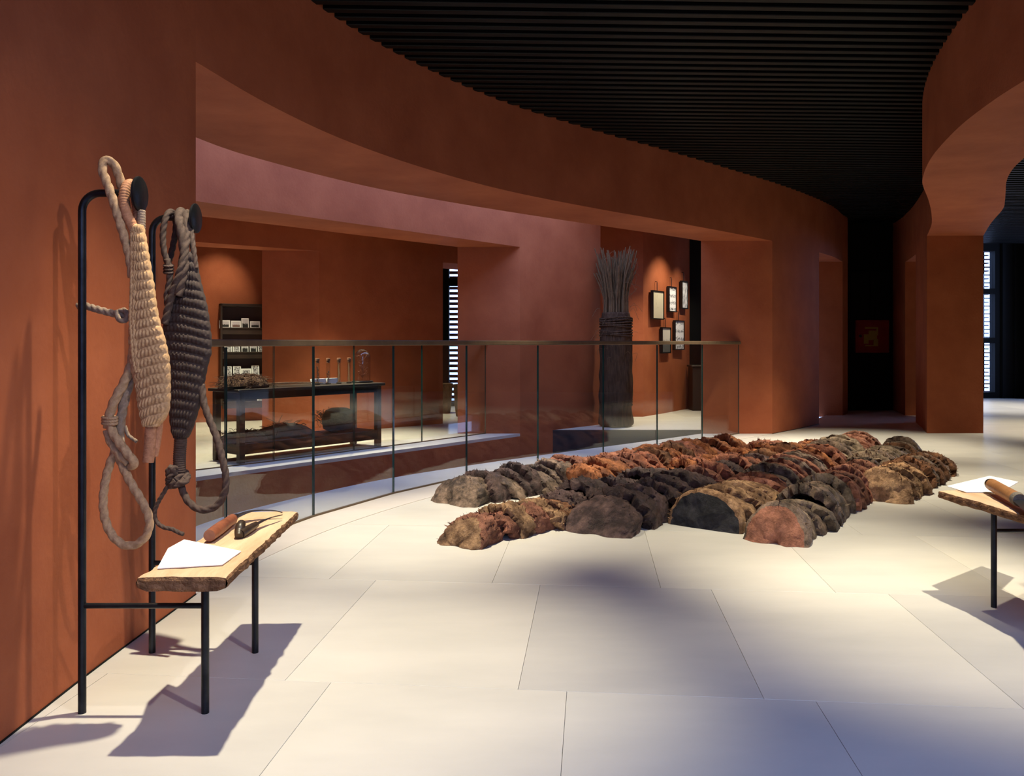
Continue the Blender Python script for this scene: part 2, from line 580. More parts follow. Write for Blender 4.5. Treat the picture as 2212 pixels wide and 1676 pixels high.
full = {}
rt = random.Random(3)
for j in range(-4, 13):
    off = row_off.get(j, rt.random() * TW)
    for i in range(-6, 16):
        o = T0 + TU * (off + i * TW) + TV * (j * TL)
        quad = [o + TU * GAP + TV * GAP, o + TU * (TW - GAP) + TV * GAP, o + TU * (TW - GAP) + TV * (TL - GAP), o + TU * GAP + TV * (TL - GAP)]
        cc = (quad[0] + quad[2]) / 2
        if cc.y < -0.6 or cc.y > 17.4 or cc.x > 11.9:
            continue
        if cc.y > 14.3 and cc.x < 7.2:
            continue
        if cc.x < left_x(cc.y) - 0.9:
            continue
        # out of every possible view: far right beside the camera
        if cc.y < 3.0 and cc.x > 3.4:
            continue
        x0 = left_x(cc.y) - 0.28
        t = Vector((left_x(cc.y + 0.3) - left_x(cc.y - 0.3), 0.6, 0)).normalized()
        nn = Vector((t.y, -t.x, 0))
        pc = Vector((x0, cc.y, 0))
        inside = all((q - pc).dot(nn) > 0 for q in quad)
        m4 = tile_tones[rt.choice([0, 1, 1, 2, 2, 3])]
        if inside:
            key = m4.name
            if key not in full:
                mb = MB()
                w2, l2 = TW - 2 * GAP, TL - 2 * GAP
                mb.loft([[TU * p + TV * q + Vector((0, 0, z)) for p, q in ((e, e), (w2 - e, e), (w2 - e, l2 - e), (e, l2 - e))]
                         for z, e in ((-0.012, 0), (-0.0008, 0), (0.0, 0.0008))])
                ob = mb.build('tile', m4, floor)
                full[key] = ob.data
                ob.location = quad[0]
            else:
                ob = bpy.data.objects.new('tile', full[key])
                C.objects.link(ob)
                ob.parent = floor
                ob.location = quad[0]
        else:
            poly = clip(quad, pc, nn)
            if len(poly) < 3:
                continue
            mb = MB()
            mb.prism(poly, -0.012, 0.0)
            mb.build('tile', m4, floor)

# pale threshold strips beside the light well
mb = MB()
wall_section(mb, B_FRONT, B_BACK, -0.03, 0.004, 60)
struct(mb.build('trim_1', MAT['strip']))
mb = MB()
wall_section(mb, G_FRONT, G_BACK, -0.03, 0.004, 60)
struct(mb.build('trim_2', MAT['strip']))

# floor of the room beyond, and of the landing
mb = MB()
gb = resample(catmull(G_BACK, 12), 30)
rings = []
for p in gb:
    rings.append([(p.x, p.y, 0.0), (p.x - 6, p.y + 8.2, 0.0), (p.x - 6, p.y + 8.2, -0.2), (p.x, p.y, -0.2)])
mb.loft(rings)
mb.prism([(-0.68, 10.53), (0.6, 12.1), (0.6, 13.0), (0.6, 17.0), (-7, 19), (-6.7, 18.7)], -0.2, -0.001)
struct(mb.build('floor_room', MAT['slab']))
mb = MB()
mb.prism([(0.2, 11.02), (2.8, 11.02), (3.6, 12.0), (4.9, 14.0), (4.9, 15.3), (0.2, 15.3)], -0.2, -0.0005)
struct(mb.build('floor_landing', MAT['slab']))
mb = MB()
mb.box(0.2, 2.85, 10.985, 11.02, -1.3, 0.0)
struct(mb.build('trim_3', MAT['navy']))
mb = MB()
mb.box(-7.4, 4.0, 3.0, 12.0, -1.5, -1.3)  # unseen well floor, raised and pale to bounce light onto the soffits
struct(mb.build('floor_well_bounce', MAT['strip']))

# ------------------------------------------------------------------ ceilings
mb = MB()
def roof_strip(mb, y0, y1, x1=12.0):
    n = max(1, int((y1 - y0) / 0.4))
    for i in range(n):
        a, b = y0 + (y1 - y0) * i / n, y0 + (y1 - y0) * (i + 1) / n
        xa, xb = left_x(a) - 0.3, left_x(b) - 0.3
        mb.add([(xa, a, 3.30), (x1, a, 3.30), (x1, b, 3.30), (xb, b, 3.30), (xa, a, 3.5), (x1, a, 3.5), (x1, b, 3.5), (xb, b, 3.5)],
               [(0, 1, 2, 3), (7, 6, 5, 4), (0, 3, 7, 4), (1, 5, 6, 2), (0, 4, 5, 1), (3, 2, 6, 7)])


# unseen roof openings, behind the camera and ahead, added to let in bluish daylight
roof_strip(mb, 1.9, 17.8)
roof_strip(mb, -0.3, 1.9, 0.3)
mb.box(2.2, 12.0, -0.3, 1.9, 3.30, 3.5)
roof_strip(mb, -2.2, -0.3)
mb.box(3.6, 12.0, -4.6, -2.2, 3.30, 3.5)  # unseen roof patch, added to keep sky light off the hall floor
ceiling = struct(mb.build('ceiling', MAT['black']))
k = 0.035
y0 = 1.95
while y0 < 16.6:
    # left end meets the plaster wall
    x = left_x(y0)
    for _ in range(4):
        x = left_x(y0 + k * x)
    x -= 0.02
    mb = MB()
    M = Matrix.Translation((0, y0, 0)) @ Matrix(((1, 0, 0, 0), (k, 1, 0, 0), (0, 0, 1, 0), (0, 0, 0, 1)))
    mb.rbox(x, 11.8, -0.03, 0.03, 3.14, 3.25, 0.004, M=M)
    mb.build('slat', MAT['black_slat'], ceiling)
    y0 += 0.122
# plain ceilings over the other rooms, the light well stays open to the sky
mb = MB()
rings = []
for p in gb:
    rings.append([(p.x, p.y, 3.2), (p.x - 6, p.y + 8.2, 3.2), (p.x - 6, p.y + 8.2, 3.5), (p.x, p.y, 3.5)])
mb.loft(rings)
mb.prism([(-0.68, 10.53), (0.6, 12.0), (0.6, 15.3), (-6.7, 18.7)], 3.2, 3.5)
struct(mb.build('ceiling_room', MAT['plaster']))
mb = MB()
mb.prism([(0.2, 11.1), (2.9, 11.1), (3.6, 12.0), (4.9, 14.0), (4.9, 15.3), (0.2, 15.3)], 3.2, 3.5)
struct(mb.build('ceiling_landing', MAT['plaster']))
mb = MB()
mb.prism([(-7.4, 3.0), (-2.12, 3.0), (-2.05, 4.4), (-3.6, 6.0), (-7.4, 6.0)], 3.45, 3.6)
struct(mb.build('ceiling_well', MAT['plaster']))


mb = MB()
mb.box(-3.0, 2.0, 15.4, 18.0, -0.2, 0.0)
mb.box(6.8, 13.0, 17.5, 20.0, -0.2, 0.0)
struct(mb.build('ground_outside', MAT['strip']))


# ------------------------------------------------------------------ brick screens outside the windows
def brick_screen(name, x0, x1, y, z0, z1, pitch, bh, bl, label, dep=0.11, xgap=0.04):
    e = empty(name, ((x0 + x1) / 2, y, 0))
    mb = MB()
    mb.rbox(0, bl, 0, dep, 0, bh, 0.003)
    first = None
    row = 0
    z = z0
    while z < z1:
        x = x0 - (bl + xgap) * (0.5 if row % 2 else 0)
        while x < x1:
            if first is None:
                ob = mb.build('brick', MAT['brick'], e)
                ob.matrix_parent_inverse = Matrix()
                first = ob
            else:
                ob = first.copy()
                C.objects.link(ob)
            ob.location = (x - e.location.x, 0, z)
            x += bl + xgap
        z += pitch
        row += 1
    for x in (x0 + 0.02, x1 - 0.02):
        mb = MB()
        mb.rbox(x - 0.012, x + 0.012, y + dep / 2 - 0.012, y + dep / 2 + 0.012, 0.0, z1 + 0.15, 0.002)
        mb.build('support_rod', MAT['black'], e)
    tag(e, label, 'brick screen')
    return e


brick_screen('brick_screen', -1.60, -0.35, 15.75, 0.0, 2.8, 0.097, 0.052, 0.24, 'open brick screen outside the narrow window behind the third terracotta wall', xgap=0.0)
brick_screen('brick_screen', 9.2, 10.1, 17.95, 0.0, 3.2, 0.083, 0.022, 0.24, 'open brick screen outside the tall bright window of the right hall', xgap=0.0)


# ------------------------------------------------------------------ glass balustrades
def railing(name, pts, label, z_top=1.115, th=0.012):
    e = empty(name, (pts[0][0], pts[0][1], 0))
    pts = [Vector((a, b, 0)) for a, b in pts]
    for a, b in zip(pts, pts[1:]):
        t = (b - a).normalized()
        n = Vector((-t.y, t.x, 0)) * th / 2
        a2, b2 = a + t * 0.006, b - t * 0.006
        vs = [p + Vector((0, 0, z)) for z in (0.006, z_top) for p in (a2 - n, b2 - n, b2 + n, a2 + n)]
        mb = MB()
        mb.add(vs, [(0, 1, 5, 4), (2, 3, 7, 6)], 0)
        mb.add(vs, [(1, 2, 6, 5), (3, 0, 4, 7), (4, 5, 6, 7), (3, 2, 1, 0)], 1)
        mb.build('glass_pane', [MAT['glass'], MAT['glass_edge']], e)
        # base shoe of each pane
        mb = MB()
        vs = [p + Vector((0, 0, z)) for z in (0.004, 0.014) for p in (a - n * 1.6, b - n * 1.6, b + n * 1.6, a + n * 1.6)]
        mb.add(vs, [(3, 2, 1, 0), (4, 5, 6, 7), (0, 1, 5, 4), (1, 2, 6, 5), (2, 3, 7, 6), (3, 0, 4, 7)])
        mb.build('base_channel', MAT['rail'], e)
    path = catmull(pts, 6)
    rings = []
    for i, p in enumerate(path):
        t = (path[min(i + 1, len(path) - 1)] - path[max(i - 1, 0)]).normalized()
        n = Vector((-t.y, t.x, 0)) * 0.026
        rings.append([p - n * 0.8 + Vector((0, 0, 1.118)), p + n * 0.8 + Vector((0, 0, 1.118)), p + n + Vector((0, 0, 1.124)), p + n + Vector((0, 0, 1.152)), p + n * 0.8 + Vector((0, 0, 1.158)), p - n * 0.8 + Vector((0, 0, 1.158)), p - n + Vector((0, 0, 1.152)), p - n + Vector((0, 0, 1.124))])
    mb = MB()
    mb.loft(rings)
    mb.build('handrail', MAT['rail'], e)
    tag(e, label, 'railing')
    return e


railing('glass_railing', [(-1.74, 3.88), (-1.58, 4.65), (-1.297, 5.50), (-0.893, 6.34), (-0.385, 7.12), (0.239, 7.80), (0.917, 8.47), (1.57, 9.12), (2.22, 9.84), (2.83, 10.51)],
        'curved glass railing with bronze handrail at the near edge of the light well')
railing('glass_railing', [(-3.75, 6.42), (-2.98, 7.30), (-2.28, 8.06), (-1.66, 8.84), (-1.03, 9.62), (-0.33, 10.52)],
        'glass railing on the far side of the light well behind the dark table')


def single(mb, name, mats, label, cat, group=None, smooth=False, angle=None):
    """a thing that is one mesh, its origin at its base"""
    xs = [p[0] for p in mb.v]
    ys_ = [p[1] for p in mb.v]
    zs = [p[2] for p in mb.v]
    c = Vector(((min(xs) + max(xs)) / 2, (min(ys_) + max(ys_)) / 2, min(zs)))
    mb.v = [tuple(Vector(p) - c) for p in mb.v]
    o = mb.build(name, mats, None, smooth, angle)
    o.location = c
    return tag(o, label, cat, group)


# ------------------------------------------------------------------ display stands with plank
PLANK_TOP = mottled('sawn_palm_wood', srgb(186, 148, 116), srgb(214, 182, 152), scale=10, rough=0.8, bump=0.25, bscale=90, stretch=(1.5, 0.25, 1.5), spec=0.2)
PLANK_SIDE = mottled('rough_bark_edge', srgb(84, 60, 44), srgb(150, 112, 82), scale=26, rough=0.95, bump=0.9, bscale=120, spec=0.1)


def make_stand(label, x_post, x_leg, y_a, y_b, x_disc_a, x_disc_b, plank, seed):
    """two hook posts, two short legs, two cross bars and a rough plank"""
    r = 0.012
    e = empty('display_stand', ((x_post + x_leg) / 2, (y_a + y_b) / 2, 0))
    sg = 1 if x_leg > x_post else -1
    for y, xd in ((y_a, x_disc_a), (y_b, x_disc_b)):
        path = [(x_post, y, 0), (x_post, y, 0.6), (x_post, y, 1.2), (x_post, y, 1.545)]
        for q in range(1, 9):
            a = q / 8 * math.pi / 2
            path.append((x_post + sg * 0.055 * (1 - math.cos(a)), y, 1.545 + 0.055 * math.sin(a)))
        path += [(x_post + sg * 0.12, y, 1.6), (xd - sg * 0.006, y, 1.6)]
        mb = MB()
        mb.tube(path, r, 14)
        pst = mb.build('post', MAT['steel'], e, True, 50)
        mb = MB()
        M = Matrix.Translation((xd, y, 1.597)) @ Matrix.Rotation(math.radians(90) * sg, 4, 'Y')
        prof = [(0.002, -0.006), (0.050, -0.006), (0.0545, -0.003), (0.0545, 0.003), (0.050, 0.006), (0.002, 0.006)]
        rings = [[M @ Vector((math.cos(2 * math.pi * q / 32) * a, math.sin(2 * math.pi * q / 32) * a, z)) for q in range(32)] for a, z in prof]
        mb.loft(rings)
        mb.build('disc', MAT['steel'], pst, True, 40)
        mb = MB()
        mb.tube([(x_leg, y, 0), (x_leg, y, 0.2), (x_leg, y, 0.431)], r, 14)
        mb.build('leg', MAT['steel'], e, True, 50)
        mb = MB()
        mb.tube([(x_post, y, 0.33), ((x_post + x_leg) / 2, y, 0.33), (x_leg, y, 0.33)], 0.0085, 12)
        mb.build('cross_bar', MAT['steel'], e, True, 50)
    # plank: sawn top, rough live edges
    (xa, ya), (xb, yb), (xc, yc), (xd2, yd) = plank       # near outer, near inner, far inner, far outer
    nl, nw = 44, 10
    top, bot = [], []
    for i in range(nl + 1):
        t = i / nl
        L_ = Vector((xa + (xd2 - xa) * t, ya + (yd - ya) * t, 0))
        R_ = Vector((xb + (xc - xb) * t, yb + (yc - yb) * t, 0))
        wl = 0.006 * noise.noise(Vector((t * 6, seed, 0))) + 0.003 * noise.noise(Vector((t * 31, seed, 2)))
        wr = 0.012 * noise.noise(Vector((t * 5, seed + 9, 0))) + 0.007 * noise.noise(Vector((t * 24, seed, 5)))
        L_.x += wl
        R_.x += wr
        tr, br = [], []
        for j in range(nw + 1):
            s_ = j / nw
            p = L_.lerp(R_, s_)
            ed = max(0, abs(s_ - 0.5) * 2 - 0.82) / 0.18
            ende = max(0, abs(t - 0.5) * 2 - 0.97) / 0.03
            dz = 0.002 * noise.noise(Vector((t * 22, s_ * 6, seed)))
            dr = (0.007 * ed * ed + 0.006 * ende) * (0.6 + 0.9 * abs(noise.noise(Vector((t * 19, s_ * 3, seed + 3)))))
            tr.append(Vector((p.x, p.y, 0.477 + dz * (1 - ed) - dr)))
            pin = Vector((p.x, p.y, 0.431 + 0.010 * ed + 0.004 * noise.noise(Vector((t * 27, s_ * 5, seed + 8)))))
            br.append(pin)
        top.append(tr)
        bot.append(br)
    mb = MB()
    n = nw + 1
    mb.add([p for r_ in top for p in r_], [(i * n + j, i * n + j + 1, (i + 1) * n + j + 1, (i + 1) * n + j) for i in range(nl) for j in range(nw)], 0)
    mb.add([p for r_ in bot for p in r_], [(i * n + j, i * n + j + 1, (i + 1) * n + j + 1, (i + 1) * n + j) for i in range(nl) for j in range(nw)], 1)

    def skirt(tl, bl, out):
        m_ = 4
        rows = []
        for q in range(m_ + 1):
            s_ = q / m_
            row = []
            for k_, (a, b) in enumerate(zip(tl, bl)):
                p = a.lerp(b, s_)
                if 0 < q < m_:
                    p = p + out * (0.006 * noise.noise(Vector((k_ * 0.9, q * 1.3, seed))) + 0.003)
                row.append(p)
            rows.append(row)
        c_ = len(tl)
        mb.add([p for r_ in rows for p in r_], [(i * c_ + j, i * c_ + j + 1, (i + 1) * c_ + j + 1, (i + 1) * c_ + j) for i in range(m_) for j in range(c_ - 1)], 1)
    ox = Vector((1 if xb > xa else -1, 0, 0))
    skirt([r_[-1] for r_ in top], [r_[-1] for r_ in bot], ox)
    skirt([r_[0] for r_ in top], [r_[0] for r_ in bot], -ox)
    skirt(top[0], bot[0], Vector((0, -1, 0)))
    skirt(top[-1], bot[-1], Vector((0, 1, 0)))
    pl = mb.build('plank', [PLANK_TOP, PLANK_SIDE], e)
    pl['label'] = 'rough sawn palm wood plank with bark edges'
    tag(e, label, 'display stand')
    return e


make_stand('black steel tube stand with two hook posts and plank by the left wall', -1.324, -0.945, 2.595, 3.10, -1.147, -1.164,
           ((-1.066, 2.40), (-0.815, 2.40), (-0.848, 3.33), (-1.05, 3.32)), 1.0)
make_stand('black steel tube stand with plank cut off by the right picture edge', 2.455, 2.076, 3.11, 3.63, 2.28, 2.28,
           ((2.27, 2.86), (2.02, 2.86), (1.925, 3.80), (2.24, 3.83)), 5.0)

# ------------------------------------------------------------------ papers and tools on the planks
PT = 0.4795
mb = MB()
mb.prism([onz(u, v, PT)[:2] for u, v in ((340, 1229), (480, 1221), (521, 1192), (398, 1167), (363, 1186))], PT, PT + 0.003)
single(mb, 'information_card', MAT['card'], 'blank white five-cornered card lying on the left plank', 'card')
mb = MB()
mb.prism([onz(u, v, PT)[:2] for u, v in ((2046, 1051), (2087, 1064), (2162, 1064), (2200, 1042), (2138, 1029))], PT, PT + 0.003)
single(mb, 'information_card', MAT['card'], 'blank white card on the right plank under the wooden tool handle', 'card')

HANDLE_RED = mottled('red_brown_handle_wood', srgb(96, 52, 36), srgb(142, 84, 58), scale=18, rough=0.45, bump=0.1, bscale=90)
HANDLE_TAN = mottled('tan_handle_wood', srgb(128, 86, 52), srgb(164, 116, 74), scale=18, rough=0.5, bump=0.1, bscale=90)
IRON = mottled('dark_forged_iron', srgb(40, 38, 40), srgb(78, 74, 74), scale=24, rough=0.42, metallic=0.8, bump=0.15, bscale=80)
HORN = mottled('dark_horn', srgb(36, 27, 22), srgb(58, 45, 36), scale=22, rough=0.4, bump=0.1, bscale=60)


def blade_strip(mb, pts, w0, w1, th=0.003):
    path = catmull(pts, 8)
    m = len(path)
    rings = []
    for i, p in enumerate(path):
        t = (path[min(i + 1, m - 1)] - path[max(i - 1, 0)]).normalized()
        s = t.cross(Vector((0, 0, 1))).normalized()
        ww = w0 + (w1 - w0) * (i / (m - 1)) ** 1.4
        rings.append([p - s * ww / 2, p + Vector((0, 0, -th / 2)), p + s * ww / 2, p + Vector((0, 0, th / 2))])
    mb.loft(rings)


# pruning knife: round red-brown handle, ferrule, curved blade
e = empty('sickle_knife', onz(475, 1150, 0.48))
a = onz(452, 1157, 0.503)
b = onz(502, 1121, 0.505)
mb = MB()
mb.tube([a.lerp(b, q / 10) for q in range(11)], lambda t: 0.0215 * (0.86 + 0.14 * math.sin(math.pi * min(1, t * 1.2 + 0.1))), 16)
mb.build('handle', HANDLE_RED, e, True, 50)
d = (b - a).normalized()
mb = MB()
mb.tube([b - d * 0.004, b + d * 0.02, b + d * 0.045], lambda t: 0.0165 - 0.006 * t, 14)
mb.build('ferrule', IRON, e, True, 50)
mb = MB()
blade_strip(mb, [b + d * 0.03, onz(528, 1108, 0.512), onz(548, 1103, 0.514), onz(575, 1102, 0.512), onz(596, 1103.5, 0.508), onz(610, 1107, 0.500)], 0.036, 0.004, 0.004)
mb.build('blade', IRON, e)
tag(e, 'sickle knife with red-brown round handle on the left plank', 'knife')

# small hooked knife with forked dark horn grip
e = empty('hooked_knife', onz(530, 1160, 0.48))
mb = MB()
c0, c1, c2 = onz(520, 1152, 0.497), onz(533, 1145, 0.497), onz(548, 1136, 0.497)
mb.tube(catmull([onz(516, 1159, 0.487), onz(517, 1148, 0.499), onz(519, 1138, 0.512), onz(522, 1130, 0.520)], 5), lambda t: 0.0135 + 0.003 * math.sin(t * 3), 12)
mb.tube(catmull([onz(519, 1154, 0.492), c1, c2, onz(553, 1133, 0.497)], 5), lambda t: 0.0165 - 0.005 * t, 12)
mb.build('grip', HORN, e, True, 60)
mb = MB()
blade_strip(mb, [onz(546, 1136, 0.497), onz(565, 1126, 0.500), onz(585, 1118, 0.502), onz(610, 1112, 0.498)], 0.024, 0.003, 0.004)
mb.build('blade', IRON, e)
tag(e, 'small hooked knife with forked dark horn grip on the left plank', 'knife')

# big chisel-like tool on the other plank
e = empty('peeling_tool', onz(2175, 1072, 0.48))
a = onz(2139, 1045, 0.520)
b = onz(2198, 1078, 0.515)
d = (b - a).normalized()
mb = MB()
mb.tube([a - d * 0.006, a, a + d * 0.01, a + d * 0.022], lambda t: 0.0255 * (0.8 + 0.2 * min(1, t * 3)), 18)
mb.build('end_cap', HORN, e, True, 50)
mb = MB()
mb.tube([a.lerp(b, 0.08 + q / 10 * 0.92) for q in range(11)], lambda t: 0.0265, 18)
mb.build('handle', HANDLE_TAN, e, True, 50)
mb = MB()
mb.tube([b - d * 0.004, b + d * 0.02, b + d * 0.03], lambda t: 0.029 - 0.003 * t, 18)
mb.build('ferrule', mottled('grey_fibre_binding', srgb(92, 84, 74), srgb(120, 110, 98), scale=40, rough=0.9, bump=0.4, bscale=200), e, True, 50)
mb = MB()
blade_strip(mb, [b + d * 0.01, b + d * 0.10 + Vector((0, 0, -0.008)), b + d * 0.2 + Vector((0, 0, -0.018)), b + d * 0.28 + Vector((0, 0, -0.03))], 0.05, 0.07, 0.012)
mb.build('blade', plain('polished_iron', srgb(120, 122, 126), 0.3, 1.0), e)
tag(e, 'thick wooden tool handle with black end cap on the right plank', 'tool')


# ------------------------------------------------------------------ woven harnesses
TAN = weave_mat('natural_hemp_fibre', srgb(150, 112, 76), srgb(206, 168, 122))
TAN_ROPE = weave_mat('natural_hemp_rope', srgb(138, 108, 80), srgb(184, 150, 114))
TAN_DULL = weave_mat('aged_pale_rope', srgb(112, 94, 80), srgb(150, 128, 108))
WRAP = weave_mat('reddish_wrapped_cord', srgb(140, 92, 64), srgb(188, 134, 98))
DARK = weave_mat('dark_coir_fibre', srgb(34, 25, 24), srgb(62, 47, 44))
DARK_ROPE = weave_mat('dark_coir_rope', srgb(48, 36, 32), srgb(84, 66, 58))


def woven_panel(outline, d, rows, thick, per_row, tilt=0.0, across=150, seed=0.0):
    """spindle-shaped twined panel: rows of raised stitches, outline = (v, uL, uR) down the photo at depth d"""
    mb = MB()
    sub = 11
    nr = rows * sub
    v0, v1 = outline[0][0], outline[-1][0]

    def edge(v):
        for a, b in zip(outline, outline[1:]):
            if a[0] <= v <= b[0]:
                t = (v - a[0]) / (b[0] - a[0])
                t2 = t
                return a[1] + (b[1] - a[1]) * t2, a[2] + (b[2] - a[2]) * t2
        return outline[-1][1], outline[-1][2]
    rings = []
    for i in range(nr + 1):
        t = i / nr
        v = v0 + (v1 - v0) * t
        uL, uR = edge(v)
        wpx = uR - uL
        ring = []
        for k in range(across):
            a = 2 * math.pi * k / across
            s = -math.cos(a)                      # -1 left edge .. 1 right edge
            front = math.sin(a)
            # sagging stitch rows
            sag = (1 - s * s) * 0.10 + tilt * s
            ph = (t * rows + sag * rows * 0.06 * (wpx / 40.0) + 0.10 * noise.noise(Vector((s * 2, t * 9, seed)))) % 1.0
            ridge = math.sin(math.pi * ph) ** 0.6
            st = 0.5 + 0.5 * math.cos(2 * math.pi * (s * per_row / 2 * (0.5 + wpx / 170.0) + ph * 0.55 + 0.5 * math.floor(t * rows)))
            h = 0.0062 * ridge + 0.0034 * ridge * st
            lump = 1 + 0.06 * noise.noise(Vector((s * 3, t * 14, seed + 4)))
            p = P((uL + uR) / 2 + s * wpx / 2 * (1 + 0.02 * ridge), v, d)
            ring.append(p + Vector((0, -1 if front >= 0 else 1, 0)) * (abs(front) ** 0.8 * thick * lump + h * (0.35 + abs(front))))
        rings.append(ring)
    mb.loft(rings)
    return mb


def px(d, r):
    return r * d / F


# --- tan harness on the near hook
dn = 2.575
e = empty('woven_harness', P(300, 1185, dn))
outline = [(486, 290, 308), (498, 285, 311), (530, 284, 317), (567, 284, 323), (611, 284, 331), (650, 283, 336), (677, 282, 340), (705, 280, 347), (726, 279, 354), (770, 280, 364), (805, 286, 367), (829, 292, 367), (862, 297, 367), (890, 301, 364), (908, 306, 354), (921, 311, 342)]
mb = woven_panel(outline, dn, 21, 0.017, 10, 0.25, 150, 1.0)
mb.build('woven_panel', TAN, e, True)
mb = MB()
mb.rope([P(*p) for p in ((286, 600, 2.572), (281, 560, 2.565), (272, 524, 2.56), (259, 480, 2.555), (246, 438, 2.555), (233, 400, 2.56), (221, 366, 2.57), (226, 348, 2.58), (240, 349, 2.59), (252, 366, 2.60), (260, 392, 2.61), (266, 420, 2.615), (275, 452, 2.61))], px(dn, 9.5), sub=8)
mb.build('hanging_loop', TAN_ROPE, e, True)
mb = MB()
mb.wrapped([P(*p) for p in ((300, 482, 2.60), (296, 440, 2.615), (288, 404, 2.61), (278, 398, 2.595), (270, 412, 2.575), (268, 438, 2.565), (273, 462, 2.562), (284, 484, 2.565), (294, 506, 2.57))], px(dn, 11), pitch=0.0085)
mb.build('wrapped_strap', WRAP, e, True)
mb = MB()
mb.wrapped([P(*p) for p in ((305, 455, 2.595), (305, 480, 2.59), (304, 500, 2.585))], px(dn, 9), pitch=0.0085)
mb.build('wrapped_strap', TAN_DULL, e, True)
for q, (du, seed_) in enumerate(((-3, 0), (3, 1))):     # beaded border along the lit edge
    mb = MB()
    mb.rope([P(u + du, v, 2.556) for v, u in ((500, 288), (540, 288), (590, 288), (640, 287), (685, 285), (720, 287), (770, 291), (805, 298))], px(dn, 4.4), pitch=0.028, strands=2, amp=0.3)
    mb.build('border_cord', TAN, e, True)
mb = MB()
mb.wrapped([P(*p) for p in ((327, 905, dn), (325, 935, dn), (323, 965, dn), (320, 998, dn))], px(dn, 12), pitch=0.005, amp=0.05)
mb.build('wrapped_tail', WRAP, e, True)
mb = MB()
mb.wrapped([P(*p) for p in ((343, 900, dn + 0.02), (341, 925, dn + 0.02), (337, 955, dn + 0.02), (331, 985, dn + 0.015))], px(dn, 10), pitch=0.005, amp=0.05)
mb.build('wrapped_tail', WRAP, e, True)
mb = MB()
mb.rope([P(*p) for p in ((168, 660, 2.632), (186, 661, 2.628), (210, 668, 2.61), (240, 676, 2.60), (268, 682, 2.595), (290, 690, 2.60))], px(dn, 8), pitch=0.07)
mb.build('side_rope', TAN_DULL, e, True)
mb = MB()
mb.rope([P(*p) for p in ((250, 672, 2.588), (258, 690, 2.578), (270, 692, 2.575), (276, 680, 2.578), (268, 670, 2.588), (256, 676, 2.596), (262, 688, 2.60))], px(dn, 6))
mb.build('side_knot', TAN_DULL, e, True)
mb = MB()
mb.rope([P(*p) for p in ((290, 740, 2.59), (284, 785, 2.585), (270, 822, 2.575), (255, 850, 2.57), (243, 876, 2.568), (236, 902, 2.568), (234, 925, 2.57))], px(dn, 10))
mb.build('lower_rope', TAN_ROPE, e, True)
mb = MB()
mb.rope([P(*p) for p in ((292, 770, 2.60), (283, 815, 2.597), (270, 860, 2.59), (262, 900, 2.59), (258, 940, 2.59), (262, 960, 2.585))], px(dn, 10))
mb.build('lower_rope', TAN_DULL, e, True)
mb = MB()
for q in range(3):
    v = 902 + q * 6
    mb.rope([P(237 + 15 * math.cos(a), v + 2.5 * math.sin(a), 2.57 - 0.02 * math.sin(a)) for a in [k_ * math.pi / 5 for k_ in range(11)]], px(dn, 3.4), pitch=0.02)
mb.build('rope_binding', TAN_ROPE, e, True)
mb = MB()
mb.rope([P(*p) for p in ((270, 920, 2.595), (276, 938, 2.595), (287, 948, 2.595), (296, 954, 2.595))], px(dn, 4))
mb.build('cord_end', TAN_DULL, e, True)
mb = MB()
mb.rope([P(*p) for p in ((236, 915, 2.566), (246, 938, 2.555), (262, 962, 2.553), (279, 984, 2.556), (290, 1000, 2.565), (282, 1006, 2.578), (272, 998, 2.588))], px(dn, 9.5))
mb.build('twisted_rope', TAN_ROPE, e, True)
mb = MB()
mb.rope([P(*p) for p in ((231, 930, 2.572), (236, 950, 2.565), (248, 970, 2.562), (262, 988, 2.562), (276, 1000, 2.57))], px(dn, 8))
mb.build('twisted_rope', TAN_ROPE, e, True)
mb = MB()
mb.rope([P(*p) for p in ((250, 972, 2.575), (242, 990, 2.575), (232, 1020, 2.57), (225, 1055, 2.565), (223, 1092, 2.56), (229, 1128, 2.56), (244, 1158, 2.56), (266, 1176, 2.56), (290, 1177, 2.56), (312, 1162, 2.56), (322, 1138, 2.56), (320, 1112, 2.56), (305, 1080, 2.562), (288, 1052, 2.566), (274, 1026, 2.57), (262, 1000, 2.575), (254, 976, 2.58))], px(dn, 9))
mb.build('hanging_loop', TAN_ROPE, e, True)
tag(e, 'pale hemp woven harness with rope loops on the near hook', 'harness')

